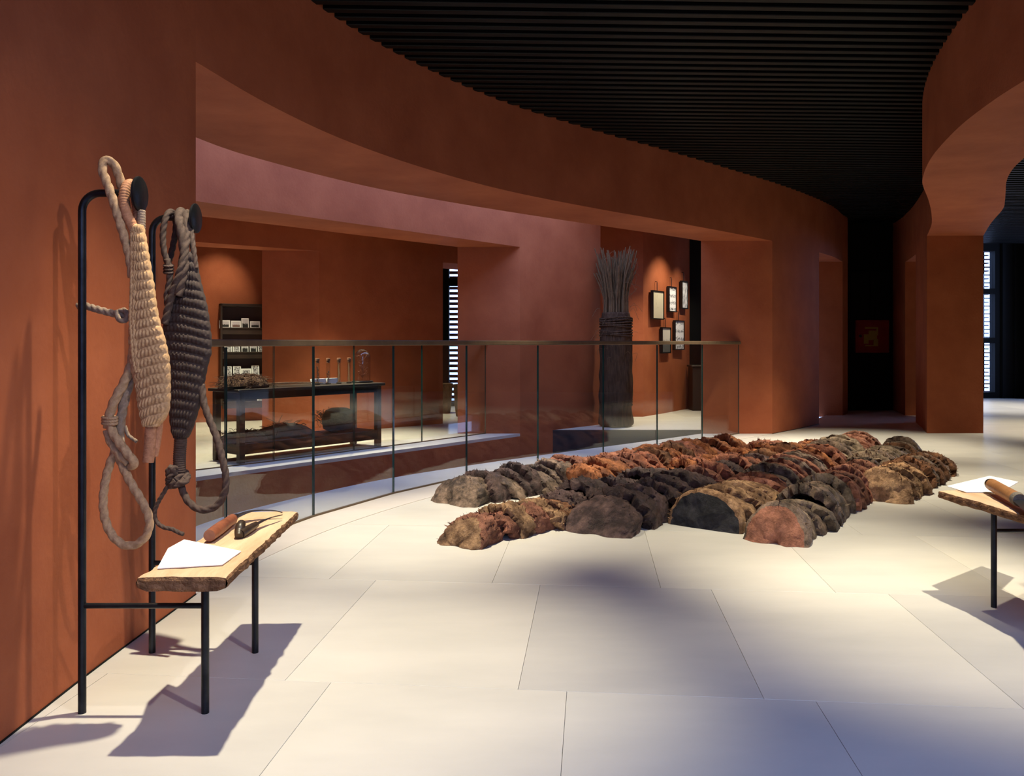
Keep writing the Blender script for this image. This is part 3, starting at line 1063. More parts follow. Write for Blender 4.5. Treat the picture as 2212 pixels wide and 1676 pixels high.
# --- dark harness on the far hook
dd = 3.07
e = empty('woven_harness', P(400, 1155, dd))
outline = [(545, 394, 420), (561, 387, 424), (594, 387, 430), (625, 382, 437), (649, 374, 444), (675, 362, 449), (704, 354, 453), (735, 354, 456), (765, 358, 455), (785, 364, 449), (829, 367, 440), (870, 367, 433), (900, 367, 424), (928, 371, 415), (945, 376, 406)]
mb = woven_panel(outline, dd, 20, 0.022, 11, -0.15, 150, 7.0)
mb.build('woven_panel', DARK, e, True)
for pts, rr, mt in (
    (((385, 640, 3.035), (398, 580, 3.04), (396, 530, 3.045), (389, 490, 3.05), (386, 468, 3.07), (391, 457, 3.095), (397, 470, 3.12), (402, 520, 3.12)), 9.5, DARK_ROPE),
    (((356, 700, 3.04), (370, 640, 3.035), (388, 590, 3.03), (399, 545, 3.04), (404, 500, 3.06), (402, 470, 3.08), (405, 460, 3.10), (408, 480, 3.12)), 8, DARK_ROPE),
    (((362, 568, 3.06), (354, 540, 3.055), (352, 505, 3.055), (357, 474, 3.06), (366, 458, 3.08), (376, 462, 3.11), (380, 490, 3.12), (374, 530, 3.11), (366, 562, 3.09)), 6.5, DARK_ROPE),
    (((414, 470, 3.09), (413, 500, 3.07), (418, 540, 3.06), (423, 580, 3.06)), 6, DARK_ROPE),
    (((362, 560, 3.05), (367, 600, 3.045), (361, 640, 3.045), (363, 660, 3.045)), 7, DARK_ROPE),
    (((372, 470, 3.10), (385, 462, 3.09), (400, 466, 3.09), (411, 470, 3.09)), 7, DARK),
):
    mb = MB()
    mb.rope([P(*p) for p in pts], px(dd, rr))
    mb.build('hanging_rope', mt, e, True)
mb = MB()
for q in range(3):
    mb.rope([P(364 + 9 * math.cos(a), 574 + q * 7 + 2 * math.sin(a), 3.055 - 0.022 * math.sin(a)) for a in [k_ * math.pi / 5 for k_ in range(11)]], px(dd, 3), pitch=0.02)
mb.build('rope_binding', DARK_ROPE, e, True)
mb = MB()
mb.wrapped([P(*p) for p in ((391, 930, dd), (390, 955, dd), (388, 985, dd), (388, 1020, dd))], px(dd, 13), pitch=0.008, amp=0.12)
mb.build('wrapped_tail', DARK_ROPE, e, True)
mb = MB()
for q in range(7):
    a0 = q * 0.9
    cx_, cy_ = 384 + 7 * math.cos(a0), 1030 + 7 * math.sin(a0)
    mb.rope([P(cx_ + 15 * math.cos(a + a0), cy_ + 14 * math.sin(a), dd - 0.032 * math.sin(a * 1.0 + a0 * 0.7)) for a in [k_ * math.pi / 5 for k_ in range(11)]], px(dd, 6.2))
mb.lathe([(0.002, -0.03), (0.02, -0.02), (0.028, 0.0), (0.02, 0.02), (0.002, 0.03)], P(384, 1030, dd), 12)
mb.build('knot', DARK_ROPE, e, True)
mb = MB()
mb.rope([P(*p) for p in ((366, 1044, 3.05), (355, 1062, 3.045), (340, 1088, 3.045), (334, 1108, 3.045), (338, 1126, 3.045), (352, 1138, 3.04), (372, 1143, 3.035), (384, 1149, 3.03), (396, 1154, 3.025))], px(dd, 4.6))
mb.build('cord_end', DARK_ROPE, e, True)
mb = MB()
mb.rope([P(*p) for p in ((436, 830, 3.07), (440, 868, 3.06), (452, 905, 3.05), (468, 945, 3.04), (480, 990, 3.03), (488, 1030, 3.03), (486, 1060, 3.03), (474, 1086, 3.03), (452, 1100, 3.03), (428, 1099, 3.035), (406, 1082, 3.045), (394, 1058, 3.055), (388, 1040, 3.06))], px(dd, 7.6))
mb.build('hanging_loop', DARK_ROPE, e, True)
tag(e, 'dark brown woven harness with rope loop on the far hook', 'harness')

# ------------------------------------------------------------------ rows of palm-fibre husks on the floor
def husk_mat(name, c1, c2, rough=0.75):
    m, nt, b = nodes(name)
    tc = N(nt, 'ShaderNodeTexCoord')
    oi = N(nt, 'ShaderNodeObjectInfo')
    ad = N(nt, 'ShaderNodeVectorMath', operation='ADD')
    nt.links.new(tc.outputs['Object'], ad.inputs[0])
    nt.links.new(oi.outputs['Location'], ad.inputs[1])
    n1 = N(nt, 'ShaderNodeTexNoise', i_Scale=9.0, i_Detail=9.0, i_Roughness=0.72)
    nt.links.new(ad.outputs[0], n1.inputs['Vector'])
    cr = N(nt, 'ShaderNodeValToRGB')
    el = cr.color_ramp.elements
    el[0].position, el[0].color = 0.30, tuple(x * 0.45 for x in c1[:3]) + (1,)
    el[1].position, el[1].color = 0.74, tuple(min(1, x * 1.5 + 0.03) for x in c2[:3]) + (1,)
    e2 = el.new(0.43)
    e2.color = c1
    e3 = el.new(0.60)
    e3.color = c2
    nt.links.new(n1.outputs['Fac'], cr.inputs['Fac'])
    mr = N(nt, 'ShaderNodeMapRange')
    mr.inputs['To Min'].default_value = 0.88
    mr.inputs['To Max'].default_value = 1.6
    nt.links.new(oi.outputs['Random'], mr.inputs['Value'])
    hs = N(nt, 'ShaderNodeHueSaturation')
    nt.links.new(mr.outputs[0], hs.inputs['Value'])
    nt.links.new(cr.outputs['Color'], hs.inputs['Color'])
    nt.links.new(hs.outputs['Color'], b.inputs['Base Color'])
    b.inputs['Roughness'].default_value = rough
    b.inputs['Specular IOR Level'].default_value = 0.35
    n2 = N(nt, 'ShaderNodeTexNoise', i_Scale=38.0, i_Detail=7.0, i_Roughness=0.7)
    nt.links.new(ad.outputs[0], n2.inputs['Vector'])
    bp = N(nt, 'ShaderNodeBump', i_Strength=1.0, i_Distance=0.02)
    nt.links.new(n2.outputs['Fac'], bp.inputs['Height'])
    nt.links.new(bp.outputs[0], b.inputs['Normal'])
    return m


HM = {
    'grey': husk_mat('grey_brown_husk', srgb(66, 54, 46), srgb(136, 114, 98), 0.5),
    'drk': husk_mat('dark_violet_husk', srgb(52, 39, 38), srgb(92, 72, 68), 0.5),
    'red': husk_mat('red_brown_husk', srgb(98, 58, 44), srgb(156, 98, 74), 0.6),
    'org': husk_mat('orange_coir_husk', srgb(108, 62, 36), srgb(172, 108, 66), 0.7),
    'tan': husk_mat('pale_tan_husk', srgb(112, 82, 58), srgb(184, 146, 110), 0.75),
    'pnk': husk_mat('rosy_brown_husk', srgb(112, 70, 54), srgb(162, 108, 86), 0.7),
    'blu': husk_mat('blue_black_husk', srgb(34, 34, 38), srgb(62, 60, 64), 0.7),
    'brn': husk_mat('brown_husk', srgb(78, 50, 34), srgb(132, 90, 62), 0.75),
    'gry2': husk_mat('light_grey_brown_husk', srgb(92, 78, 64), srgb(152, 132, 112), 0.6),
}


def husk(parent, wd, ht, length, first, seed, lump, mat, face_mat, slope, fringe, M):
    na = 40
    rnd = random.Random(seed)
    sv = seed * 1.7
    ws, hs_ = wd * rnd.uniform(0.90, 1.10), ht * rnd.uniform(0.78, 1.18)
    yo = rnd.uniform(-0.025, 0.025)
    lean = rnd.uniform(-0.03, 0.06)
    prof = [(0.012, 0.80), (0.0, 0.97), (0.03, 1.05), (0.10, 1.065), (0.18, 1.06), (0.27, 1.04), (0.36, 1.015), (0.46, 0.99), (0.57, 0.96), (0.68, 0.93), (0.85, 0.88), (1.0, 0.80)]
    if first:
        prof = prof[1:]
    rings = []
    for t, s in prof:
        ring = []
        for j in range(na + 1):
            a = math.pi * j / na
            ca, sa = -math.cos(a), math.sin(a)
            big = lump * noise.noise(Vector((ca * 1.7, sa * 1.7, sv + t * 1.4)))
            med = 0.85 * lump * noise.noise(Vector((ca * 4.2, sa * 4.2, sv + t * 3.5)))
            fine = 0.55 * lump * noise.noise(Vector((ca * 10, sa * 10, sv + t * 8)))
            edge = 0.045 * noise.noise(Vector((j * 0.30, sv, 3))) + 0.026 * noise.noise(Vector((j * 0.95, sv, 8)))
            tuft = 0.42 * lump * noise.noise(Vector((ca * 21, sa * 21, sv + t * 17)))
            q = s + big + med + fine + tuft
            y = ca * ws / 2 * q + yo * sa
            z = max(0.0, sa ** 0.92) * hs_ * q if 0 < j < na else 0.0
            x = t * length + (edge if t < 0.1 and not first else 0) + lean * (1 - sa) + (0.03 * (1 - sa))
            if first:
                x -= slope * (1 - min(1, z / (hs_ * 0.95)))
            ring.append(Vector((x, y, max(0.0005, z))))
        rings.append(ring)
    n = na + 1
    mb = MB()
    mb.add([p for r in rings for p in r], [(i * n + j, i * n + j + 1, (i + 1) * n + j + 1, (i + 1) * n + j) for i in range(len(rings) - 1) for j in range(na)], 0)
    if first:                                              # the sloping face of the front piece
        base = rings[0]
        c = (base[0] + base[-1]) / 2
        rr = [base]
        for s in (0.90, 0.78, 0.64, 0.5, 0.36, 0.2, 0.08):
            rr.append([c.lerp(p, s) + Vector((-0.035 * math.sin(math.pi * s) * (1 if slope > 0.05 else 0.2) + (0.030 if slope > 0.05 else 0.008) * noise.noise(c.lerp(p, s) * 11 + Vector((0, sv, 0))) + (0.016 if slope > 0.05 else 0.006) * noise.noise(c.lerp(p, s) * 30 + Vector((0, sv, 0))), 0, 0)) for p in base])
        rr[1:] = [[Vector((p.x, p.y, max(0.001, p.z))) for p in r] for r in rr[1:]]
        mb.add([p for r in rr for p in r], [(i * n + j, i * n + j + 1, (i + 1) * n + j + 1, (i + 1) * n + j) for i in range(len(rr) - 1) for j in range(na)] + [tuple((len(rr) - 1) * n + j for j in range(n))], 1)
    # loose fibres and shreds standing off the rim and the back
    for q in range(fringe * 9):
        k = rnd.choice((1, 2, 2, 2, 3, 4, 5, 6, 7, 8)) if not first else rnd.choice((0, 1, 2, 3, 4, 6, 8))
        j = rnd.randint(1, na - 2)
        p = rings[k][j].lerp(rings[k][j + 1], rnd.random())
        out = Vector((0, p.y, p.z + 0.03)).normalized()
        ln = rnd.uniform(0.012, 0.046)
        tip = p + out * ln * rnd.uniform(0.1, 0.7) + Vector((rnd.uniform(-1, 0.3), rnd.uniform(-0.5, 0.5), 0)) * ln
        tip.z = max(0.002, tip.z)
        wv = Vector((rnd.uniform(-1, 1), rnd.uniform(-1, 1), rnd.uniform(-0.4, 1))).normalized() * rnd.choice((0.001, 0.002, 0.0025, 0.006, 0.009))
        b0 = p - out * 0.006
        mb.add([b0 - wv, b0 + wv, tip], [(0, 1, 2)], 0)
    o = mb.build('husk', [mat, face_mat or mat], None, True, 60)
    o.parent = parent
    o.matrix_basis = M
    return o


def husk_row(p0, p1, wd, ht, pitch, colours, label, lump, fringe, slope, face, seed, taper=0.0):
    """colours: list of (fraction up to, colour key or keys)"""
    p0, p1 = Vector((p0[0], p0[1], 0)), Vector((p1[0], p1[1], 0))
    e = empty('husk_row', p0)
    d = (p1 - p0)
    L = d.length
    ang_ = math.atan2(d.y, d.x)
    n = int(L / pitch)
    rnd = random.Random(seed)
    for i in range(n):
        t = i / max(n - 1, 1)
        jit = rnd.uniform(-0.035, 0.035) if i else 0
        keys = next(c for f_, c in colours if t <= f_ + 1e-6)
        k_ = rnd.choice(keys.split())
        s = 1.0
        if t < 0.12 and taper:
            s = 1 - taper * (1 - t / 0.12)
        if t > 0.97:
            s *= 0.92
        wob = rnd.uniform(-0.015, 0.015)
        M = Matrix.Translation((d.normalized() * (i * pitch + jit) + Vector((-d.y, d.x, 0)).normalized() * wob)) @ Matrix.Rotation(ang_ + rnd.uniform(-0.10, 0.10), 4, 'Z')
        husk(e, wd * s, ht * s, pitch * rnd.uniform(1.5, 2.4), i == 0, seed * 100 + i, lump, HM[k_], HM[face] if i == 0 else None, slope, fringe, M)
    tag(e, label, 'husk row', 'rows of palm-fibre husks laid side by side on the floor')


husk_row((-0.36, 6.02), (1.72, 8.20), 0.42, 0.185, 0.125, [(0.32, 'grey grey drk'), (0.6, 'pnk red'), (1, 'pnk red org')],
         'husk row nearest the glass railing, grey-brown at its front end', 0.09, 8, 0.15, 'grey', 11, 0.12)
husk_row((0.50, 6.48), (2.28, 8.50), 0.44, 0.20, 0.125, [(0.2, 'red org'), (0.7, 'org red brn'), (1, 'org org red')],
         'orange-brown husk row with a flat orange front face, second from the railing', 0.10, 12, 0.06, 'org', 23)
husk_row((-0.24, 4.80), (2.72, 8.42), 0.37, 0.175, 0.128, [(0.13, 'tan tan pnk'), (0.5, 'drk drk brn'), (0.75, 'org red brn'), (1, 'red org')],
         'long husk row reaching farthest left, with pale torn tan husks in front', 0.13, 14, 0.12, 'tan', 37, 0.25)
husk_row((0.57, 5.16), (3.12, 8.48), 0.44, 0.20, 0.118, [(0.32, 'drk'), (0.6, 'drk red pnk'), (1, 'red org brn')],
         'husk row with dark violet front husks beside the tan-fronted row', 0.09, 6, 0.22, 'drk', 41)
husk_row((1.19, 5.16), (3.58, 8.66), 0.50, 0.225, 0.118, [(0.2, 'tan grey tan'), (0.5, 'pnk red grey'), (0.65, 'org red'), (0.85, 'gry2 grey'), (1, 'pnk')],
         'husk row with a flat blue-black half-round front face', 0.06, 6, 0.04, 'blu', 53)
husk_row((1.53, 4.86), (3.98, 8.46), 0.40, 0.205, 0.122, [(0.25, 'grey grey gry2'), (0.52, 'pnk pnk red'), (0.85, 'gry2 grey'), (1, 'brn grey')],
         'husk row of neat overlapping grey scales with a rosy front face', 0.05, 6, 0.16, 'pnk', 67, 0.15)
husk_row((2.70, 6.12), (3.82, 7.62), 0.40, 0.185, 0.118, [(0.4, 'tan tan brn'), (1, 'brn brn grey')],
         'short tan husk row at the end nearest the square pier', 0.08, 14, 0.10, 'tan', 71)

# ------------------------------------------------------------------ bound palm-stalk bundle on the landing
BARK = mottled('dark_palm_bark', srgb(62, 46, 36), srgb(104, 80, 62), scale=12, rough=0.95, bump=1.0, bscale=60, stretch=(3, 3, 0.5), spec=0.1)
STALK = mottled('dry_palm_stalk', srgb(84, 66, 48), srgb(132, 106, 78), scale=30, rough=0.9, bump=0.4, bscale=60, stretch=(2, 2, 0.3), spec=0.15, rnd=0.0)
bx, by = 1.42, 11.50
e = empty('stalk_bundle', (bx, by, 0))
mb = MB()
prof = [(0.20, 0.0), (0.235, 0.03), (0.225, 0.15), (0.222, 0.35), (0.225, 0.6), (0.215, 0.9), (0.215, 1.15), (0.21, 1.3), (0.20, 1.45), (0.18, 1.55)]
rings = []
for i in range(60):
    z = 1.55 * i / 59
    for a, b in zip(prof, prof[1:]):
        if a[1] <= z <= b[1] + 1e-6:
            r = a[0] + (b[0] - a[0]) * (z - a[1]) / (b[1] - a[1])
            break
    rings.append([(bx + math.cos(t) * q, by + math.sin(t) * q, z) for t in [2 * math.pi * k_ / 72 for k_ in range(72)]
                  for q in [r * (1 + 0.08 * noise.noise(Vector((math.cos(t) * 7, math.sin(t) * 7, z * 1.6))) + 0.09 * noise.noise(Vector((math.cos(t) * 2, math.sin(t) * 2, z * 6))))]])
mb.loft(rings)
mb.build('bark_wrap', BARK, e, True)
for z, nb in ((1.36, 5), (1.24, 3), (0.30, 3)):
    for q in range(nb):
        mb = MB()
        zz = z + q * 0.028
        mb.rope([(bx + math.cos(t) * 0.218, by + math.sin(t) * 0.218, zz + 0.012 * math.sin(t * 2 + q)) for t in [2 * math.pi * k_ / 16 for k_ in range(17)]], 0.011, pitch=0.08)
        mb.build('binding_cord', BARK, e, True)
rs = random.Random(5)
mb = MB()
for q in range(170):
    a = rs.uniform(0, 2 * math.pi)
    rr = 0.19 * math.sqrt(rs.random())
    fl = rs.uniform(1.25, 1.75)
    z1 = rs.uniform(2.05, 2.44)
    if rs.random() < 0.06:
        fl, z1 = rs.uniform(1.7, 2.2), rs.uniform(2.0, 2.3)
    z0 = rs.uniform(1.40, 1.52)
    b0 = Vector((bx + math.cos(a) * rr * 0.9, by + math.sin(a) * rr * 0.9, z0))
    waist = Vector((bx + math.cos(a) * rr * 0.86, by + math.sin(a) * rr * 0.86, 1.72))
    b1 = Vector((bx + math.cos(a) * rr * fl + rs.uniform(-0.04, 0.04), by + math.sin(a) * rr * fl, z1))
    mid = waist.lerp(b1, 0.5) + Vector((rs.uniform(-0.016, 0.016), rs.uniform(-0.016, 0.016), 0)) - Vector((math.cos(a), math.sin(a), 0)) * 0.02
    mb.tube([b0, waist, mid, b1], lambda t: 0.0125 * (1 - 0.45 * t), 5)
st = mb.build('stalks', STALK, e)
st['kind'] = 'stuff'
mb = MB()
for q in range(46):
    a = rs.uniform(math.pi, 2 * math.pi)
    z = rs.uniform(0.9, 2.4)
    b0 = Vector((bx + math.cos(a) * 0.19, by + math.sin(a) * 0.19, z))
    s = 1 if math.cos(a) > 0 else -1
    mb.tube(catmull([b0, b0 + Vector((s * rs.uniform(0.03, 0.10), -0.03, rs.uniform(0, 0.08))), b0 + Vector((s * rs.uniform(0.06, 0.17), -0.04, rs.uniform(-0.15, 0.10)))], 4), 0.0022, 3)
sf = mb.build('loose_fibres', STALK, e)
sf['kind'] = 'stuff'
tag(e, 'tall dark bundle of bound palm stalks standing on the landing', 'stalk bundle')

# ------------------------------------------------------------------ framed sheets on the gallery wall
SHEETS = {}


def sheet_mat(name, base, ink, kind, seed):
    m, nt, b = nodes(name)
    tc = N(nt, 'ShaderNodeTexCoord')
    sp = N(nt, 'ShaderNodeSeparateXYZ')
    nt.links.new(tc.outputs['Generated'], sp.inputs[0])
    nz = N(nt, 'ShaderNodeTexNoise', i_Scale=6.0, i_Detail=4.0)
    mp = N(nt, 'ShaderNodeMapping')
    mp.inputs['Location'].default_value = (seed, seed * 2, 0)
    mp.inputs['Scale'].default_value = (1, 1, 2.5) if kind == 'bands' else (1.6, 1, 1)
    nt.links.new(tc.outputs['Generated'], mp.inputs['Vector'])
    nt.links.new(mp.outputs[0], nz.inputs['Vector'])
    mx = N(nt, 'ShaderNodeMath', operation='ADD')
    if kind == 'land':        # landscape print: dark hill below, pale sky above
        mu = N(nt, 'ShaderNodeMath', operation='MULTIPLY')
        mu.inputs[1].default_value = 0.5
        nt.links.new(nz.outputs['Fac'], mu.inputs[0])
        su = N(nt, 'ShaderNodeMath', operation='SUBTRACT')
        su.inputs[0].default_value = 0.95
        nt.links.new(sp.outputs['Z'], su.inputs[1])
        nt.links.new(mu.outputs[0], mx.inputs[0])
        nt.links.new(su.outputs[0], mx.inputs[1])
        lo, hi = 0.66, 0.82
    elif kind == 'bands':
        wv = N(nt, 'ShaderNodeMath', operation='SINE')
        mu = N(nt, 'ShaderNodeMath', operation='MULTIPLY')
        mu.inputs[1].default_value = 22.0
        nt.links.new(sp.outputs['Z'], mu.inputs[0])
        nt.links.new(mu.outputs[0], wv.inputs[0])
        m2 = N(nt, 'ShaderNodeMath', operation='MULTIPLY')
        m2.inputs[1].default_value = 0.14
        nt.links.new(wv.outputs[0], m2.inputs[0])
        nt.links.new(m2.outputs[0], mx.inputs[0])
        nt.links.new(nz.outputs['Fac'], mx.inputs[1])
        lo, hi = 0.5, 0.72
    else:
        nt.links.new(nz.outputs['Fac'], mx.inputs[0])
        mx.inputs[1].default_value = 0.0
        lo, hi = (0.62, 0.7) if kind == 'faint' else (0.45, 0.6)
    cr = N(nt, 'ShaderNodeValToRGB')
    cr.color_ramp.elements[0].position = lo
    cr.color_ramp.elements[0].color = base
    cr.color_ramp.elements[1].position = hi
    cr.color_ramp.elements[1].color = ink
    nt.links.new(mx.outputs[0], cr.inputs['Fac'])
    nt.links.new(cr.outputs['Color'], b.inputs['Base Color'])
    b.inputs['Roughness'].default_value = 0.7
    return m


WA, WB = Vector((2.02, 12.97, 0)), Vector((3.08, 14.62, 0))
WT = (WB - WA).normalized()
WN = Vector((WT.y, -WT.x, 0))          # out of the wall, towards the landing


def wall_hit(u, A, T, off):
    """distance along line A + T*s - seen at photo column u"""
    k_ = (u - 1106.0) / F
    B = A + WN * off
    return (k_ * B.y - B.x) / (T.x - k_ * T.y)


frames = [
    (1411, 1435, 628, 690, 'faint', 'framed plain cream sheet, nearest of the five on the wall', srgb(206, 196, 172), srgb(180, 168, 146)),
    (1446, 1462, 619, 674, 'bands', 'framed sheet with four dark sketch bands, upper middle of the five', srgb(224, 224, 232), srgb(52, 52, 64)),
    (1474, 1487, 607, 667, 'spots', 'framed bright sheet with small dark figures, highest of the five', srgb(236, 236, 242), srgb(150, 150, 162)),
    (1431, 1450, 707, 763, 'land', 'framed sheet with a grey photo half, lowest of the five', srgb(206, 200, 190), srgb(92, 90, 90)),
    (1459, 1479, 692, 756, 'bands', 'framed pale sheet with dark rows behind the handrail, lower right', srgb(226, 224, 230), srgb(110, 108, 116)),
]
FRAME = plain('black_picture_frame', srgb(20, 17, 16), 0.4)
for i, (u0, u1, v0, v1, kind, label, c1, c2) in enumerate(frames):
    dep = 0.075
    s0, s1 = wall_hit(u0, WA, WT, dep), wall_hit(u1, WA, WT, dep)
    pc = WA + WN * dep + WT * (s0 + s1) / 2
    zc = H - ((v0 + v1) / 2 - HOR) / F * pc.y
    hh = (v1 - v0) / F * pc.y / 2
    ww = abs(s1 - s0) / 2
    M = Matrix(((WT.x, WN.x, 0, pc.x), (WT.y, WN.y, 0, pc.y), (0, 0, 1, zc), (0, 0, 0, 1)))
    e = empty('framed_sheet', (pc.x, pc.y, zc - hh))
    t = 0.018
    mb = MB()
    mb.box(-ww, ww, -0.045, 0.0, -hh, -hh + t, M=M)
    mb.box(-ww, ww, -0.045, 0.0, hh - t, hh, M=M)
    mb.box(-ww, -ww + t, -0.045, 0.0, -hh + t, hh - t, M=M)
    mb.box(ww - t, ww, -0.045, 0.0, -hh + t, hh - t, M=M)
    mb.box(-ww + 0.004, ww - 0.004, -0.045, -0.03, -hh + 0.004, hh - 0.004, M=M)
    mb.build('frame', FRAME, e)
    mb = MB()
    mb.box(-ww + t, ww - t, -0.03, -0.012, -hh + t, hh - t, M=M)
    mb.build('sheet', sheet_mat('sheet_print_%d' % i, c1, c2, kind, i * 1.37), e)
    mb = MB()
    mb.tube([M @ Vector((0, -0.03, hh)), M @ Vector((0, -0.03, hh + 0.12)), M @ Vector((0, -0.032, hh + 0.145)), M @ Vector((0, -dep - 0.01, hh + 0.15))], 0.006, 6)
    mb.build('hanging_rod', FRAME, e)
    mb = MB()
    mb.box(-ww * 0.5, ww * 0.5, -dep - 0.005, -0.045, -0.02, 0.02, M=M)
    mb.build('wall_bracket', FRAME, e)
    tag(e, label, 'framed sheet', 'framed sheets on the landing wall')

# black plinth at the end of the landing
mb = MB()
mb.rbox(3.02, 3.40, 14.10, 14.44, 0.0, 0.73, 0.006)
mb.rbox(3.0, 3.42, 14.08, 14.46, 0.73, 0.76, 0.004)
single(mb, 'plinth', MAT['wood_dark'], 'low black plinth below the framed sheets at the end of the landing', 'plinth')

# fire hose cabinet and switches in the dark passage
e = empty('fire_cabinet', (6.03, 14.1, 0.95))
mb = MB()
mb.rbox(5.75, 6.31, 14.09, 14.145, 0.97, 1.52, 0.008)
mb.build('box', MAT['red'], e)
mb = MB()
mb.rbox(5.775, 6.285, 14.082, 14.092, 0.995, 1.495, 0.004)
dr = mb.build('door', MAT['red'], e)
mb = MB()
mb.tube([(5.82, 14.083, 1.25), (5.82, 14.068, 1.25)], 0.025, 14)
mb.build('lock', plain('black_knob', srgb(18, 16, 16), 0.4), dr)
EMB = plain('faded_yellow_print', srgb(150, 128, 52), 0.6)
mb = MB()
for x0, x1, z0, z1 in ((5.90, 6.12, 1.08, 1.10), (5.88, 5.96, 1.12, 1.28), (5.96, 6.10, 1.18, 1.34), (6.04, 6.12, 1.10, 1.2), (5.90, 6.12, 1.37, 1.40), (6.09, 6.12, 1.26, 1.38)):
    mb.box(x0, x1, 14.0795, 14.0825, z0, z1)
mb.build('emblem', EMB, dr)
tag(e, 'dim red fire hose cabinet with faded yellow emblem in the black passage', 'cabinet')
for z, nm in ((0.80, 'upper'), (0.47, 'lower')):
    mb = MB()
    q = E_FRONT[-1]
    mb.rbox(5.545, 5.60, 14.05, 14.075, z, z + 0.09, 0.004)
    single(mb, 'wall_switch', MAT['white'], '%s small white switch plate beside the black passage door' % nm, 'switch')

# ------------------------------------------------------------------ dark table in the room beyond the light well
A_ = Vector((-2.55, 7.89, 0))
AX = Vector((1.12, 1.36, 0)).normalized()
AY = Vector((-AX.y, AX.x, 0))
TLn, TWd, THt = 1.76, 0.47, 0.70
TM = Matrix(((AX.x, AY.x, 0, A_.x), (AX.y, AY.y, 0, A_.y), (0, 0, 1, 0), (0, 0, 0, 1)))
e = empty('display_table', TM @ Vector((TLn / 2, TWd / 2, 0)))
mb = MB()
mb.rbox(-0.03, TLn + 0.03, -0.03, TWd + 0.03, THt - 0.03, THt, 0.004, M=TM)
mb.build('table_top', MAT['wood_dark'], e)


def fillet_rail(x0, x1, y0, y1, z0, z1, axis):
    """rail with rounded lower corners running into the legs"""
    mb = MB()
    r = 0.045
    pts = [(0, z1), (0, z0 - r)]
    for q in range(0, 7):
        a = q / 6 * math.pi / 2
        pts.append((r - r * math.cos(a), z0 - r + r * math.sin(a)))
    Ln = (x1 - x0) if axis == 'x' else (y1 - y0)
    pts2 = pts[1:]
    loop = [(0, z1)] + pts2 + [(Ln - a, b) for a, b in reversed(pts2)] + [(Ln, z1)]
    f = (lambda s, z, w_: Vector((x0 + s, w_, z))) if axis == 'x' else (lambda s, z, w_: Vector((w_, y0 + s, z)))
    lo, hi = (y0, y1) if axis == 'x' else (x0, x1)
    # two sides as strips to keep faces convex
    n = len(loop)
    half = n // 2
    for w_ in (lo, hi):
        vs = [TM @ f(s, z, w_) for s, z in loop]
        fs = []
        for q in range(half - 1):
            fs.append((q, q + 1, n - 2 - q, n - 1 - q))
        mb.add(vs, fs)
    vs = [TM @ f(s, z, lo) for s, z in loop] + [TM @ f(s, z, hi) for s, z in loop]
    mb.add(vs, [(q, (q + 1) % n, n + (q + 1) % n, n + q) for q in range(n)])
    return mb


lw = 0.06
for x in (0, TLn - lw):
    for y in (0, TWd - lw):
        mb = MB()
        mb.rbox(x, x + lw, y, y + lw, 0.0, THt - 0.03, 0.005, M=TM)
        mb.build('leg', MAT['wood_dark'], e)
for y in (0.005, TWd - lw + 0.005):
    fillet_rail(lw, TLn - lw, y, y + lw - 0.01, THt - 0.055, THt - 0.03, 'x').build('top_rail', MAT['wood_dark'], e)
    fillet_rail(lw, TLn - lw, y, y + lw - 0.01, 0.13, 0.18, 'x').build('lower_rail', MAT['wood_dark'], e)
for x in (0.005, TLn - lw + 0.005):
    fillet_rail(x, x + lw - 0.01, lw, TWd - lw, THt - 0.055, THt - 0.03, 'y').build('top_rail', MAT['wood_dark'], e)
    fillet_rail(x, x + lw - 0.01, lw, TWd - lw, 0.13, 0.18, 'y').build('lower_rail', MAT['wood_dark'], e)
mb = MB()
mb.rbox(lw * 0.5, TLn - lw * 0.5, lw * 0.5, TWd - lw * 0.5, 0.165, 0.185, 0.004, M=TM)
mb.build('shelf', MAT['wood_dark'], e)
tag(e, 'dark wood display table with rounded frame corners and a low shelf', 'table')


def tp(x, y, z):
    return TM @ Vector((x, y, z))


